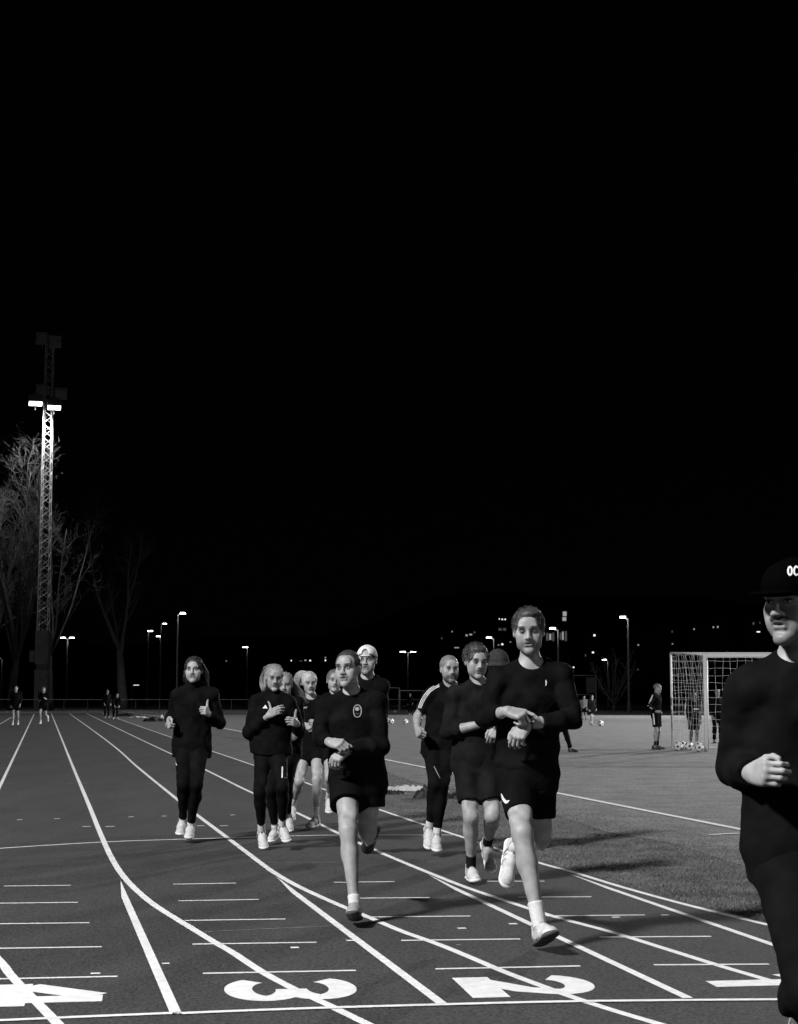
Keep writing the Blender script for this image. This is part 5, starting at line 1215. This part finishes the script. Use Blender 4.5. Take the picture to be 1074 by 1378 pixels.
J_ = o['J']; m_ = MB(); lat = nrm(J_['hipR'] - J_['hipL']); m_.tube([J_['hipR'] + lat * .14 + [0, 0, .05], J_['hipR'] + lat * .115 + (J_['kneeR'] - J_['hipR']) * .6], .018, 6); m_.build('short_stripe', M_PRINTW, o['shorts_o'])
o = far(dict(label='dark skinned boy in striped tracksuit standing behind the goal net', H=1.50, res=.013, haircol=.02, girth=.9, skin=dict(g=.09), top=dict(sleeve=1.85, e=.016, hem=.03), bottom=dict(kind='shorts', len=.75, flare=.04), feet=FWt, group='young footballers on the pitch'), 934, 1007.5, 20, 'stand'); striped(o, o['J'], 'R')
J_ = o['J']; m_ = MB(); f_ = nrm(J_['ffwd']); c_ = (J_['shR'] + J_['shL']) / 2 + f_ * .15 - np.array([0, 0, .16]); l_ = nrm(J_['shL'] - J_['shR']); m_.tube([c_ - l_ * .07, c_ + l_ * .07], .018, 6); m_.build('chest_print', M_PRINTW, o['top_o'])
far(dict(label='boy inside the goal half hidden by the man at right edge', H=1.62, res=.016, skin=dict(g=.2), top=dict(sleeve=1.85, e=.016, hem=.03), bottom=dict(kind='pants'), feet=FB, group='young footballers on the pitch'), 966, 1000, 10, 'stand')
far(dict(label='coach in dark clothes with one foot out behind the tallest runner', H=1.78, res=.016, skin=dict(g=.3), top=dict(sleeve=1.85, e=.02, hem=.08), bottom=dict(kind='pants'), feet=FB, group='young footballers on the pitch'), 751, 1012.5, 0, 'aside')
far(dict(label='far boy dribbling toward the lone football', H=1.45, res=.02, skin=dict(g=.35), top=dict(sleeve=1.85, e=.016, hem=.03, mat=M_BLACK2), bottom=dict(kind='shorts', len=.7), feet=FWt, group='young footballers on the pitch'), 796.5, 976, 30, 'walk')
far(dict(label='far boy in pale bib behind the dribbling boy', H=1.40, res=.02, skin=dict(g=.35), top=dict(sleeve=1.85, e=.016, hem=.03, mat=M_SHOEG), bottom=dict(kind='shorts', len=.7), feet=FB, group='young footballers on the pitch'), 786.5, 971, -20, 'stand')
far(dict(label='far player left of the dark frame goal near the balls', H=1.6, res=.024, skin=dict(g=.3), top=dict(sleeve=1.85, e=.016, hem=.03), bottom=dict(kind='pants'), feet=FWt, group='young footballers on the pitch'), 552, 962, 0, 'walk')
far(dict(label='far player beside the bearded runner\'s elbow', H=1.6, res=.024, skin=dict(g=.3), top=dict(sleeve=1.85, e=.016, hem=.03), bottom=dict(kind='pants'), feet=FWt, group='young footballers on the pitch'), 574, 962, 0, 'stand')
GF = 'distant runners at the far end of the track'
far(dict(label='leftmost distant runner with bare legs at the far end of track', H=1.88, res=.018, skin=dict(g=.29), top=dict(sleeve=1.85, e=.018, hem=.08), bottom=dict(kind='shorts', len=.6), feet=FWt, group=GF), 20.5, 976.5, 4, 'walk')
far(dict(label='distant runner jogging in front of the floodlight mast base', H=1.84, res=.018, skin=dict(g=.29), top=dict(sleeve=1.85, e=.022, hem=.08), bottom=dict(kind='shorts', len=.6), feet=FWt, group=GF), 58, 976, -4, 'run')
far(dict(label='distant person standing on the track left of the bending one', H=1.8, res=.02, skin=dict(g=.29), top=dict(sleeve=1.85, e=.02, hem=.08), bottom=dict(kind='pants'), feet=FWt, group=GF), 143.5, 966.5, 30, 'stand')
far(dict(label='distant person bending forward beneath the second bare tree', H=1.8, res=.02, skin=dict(g=.29), top=dict(sleeve=1.85, e=.02, hem=.08), bottom=dict(kind='pants'), feet=FWt, group=GF), 155, 968, 20, 'bend')
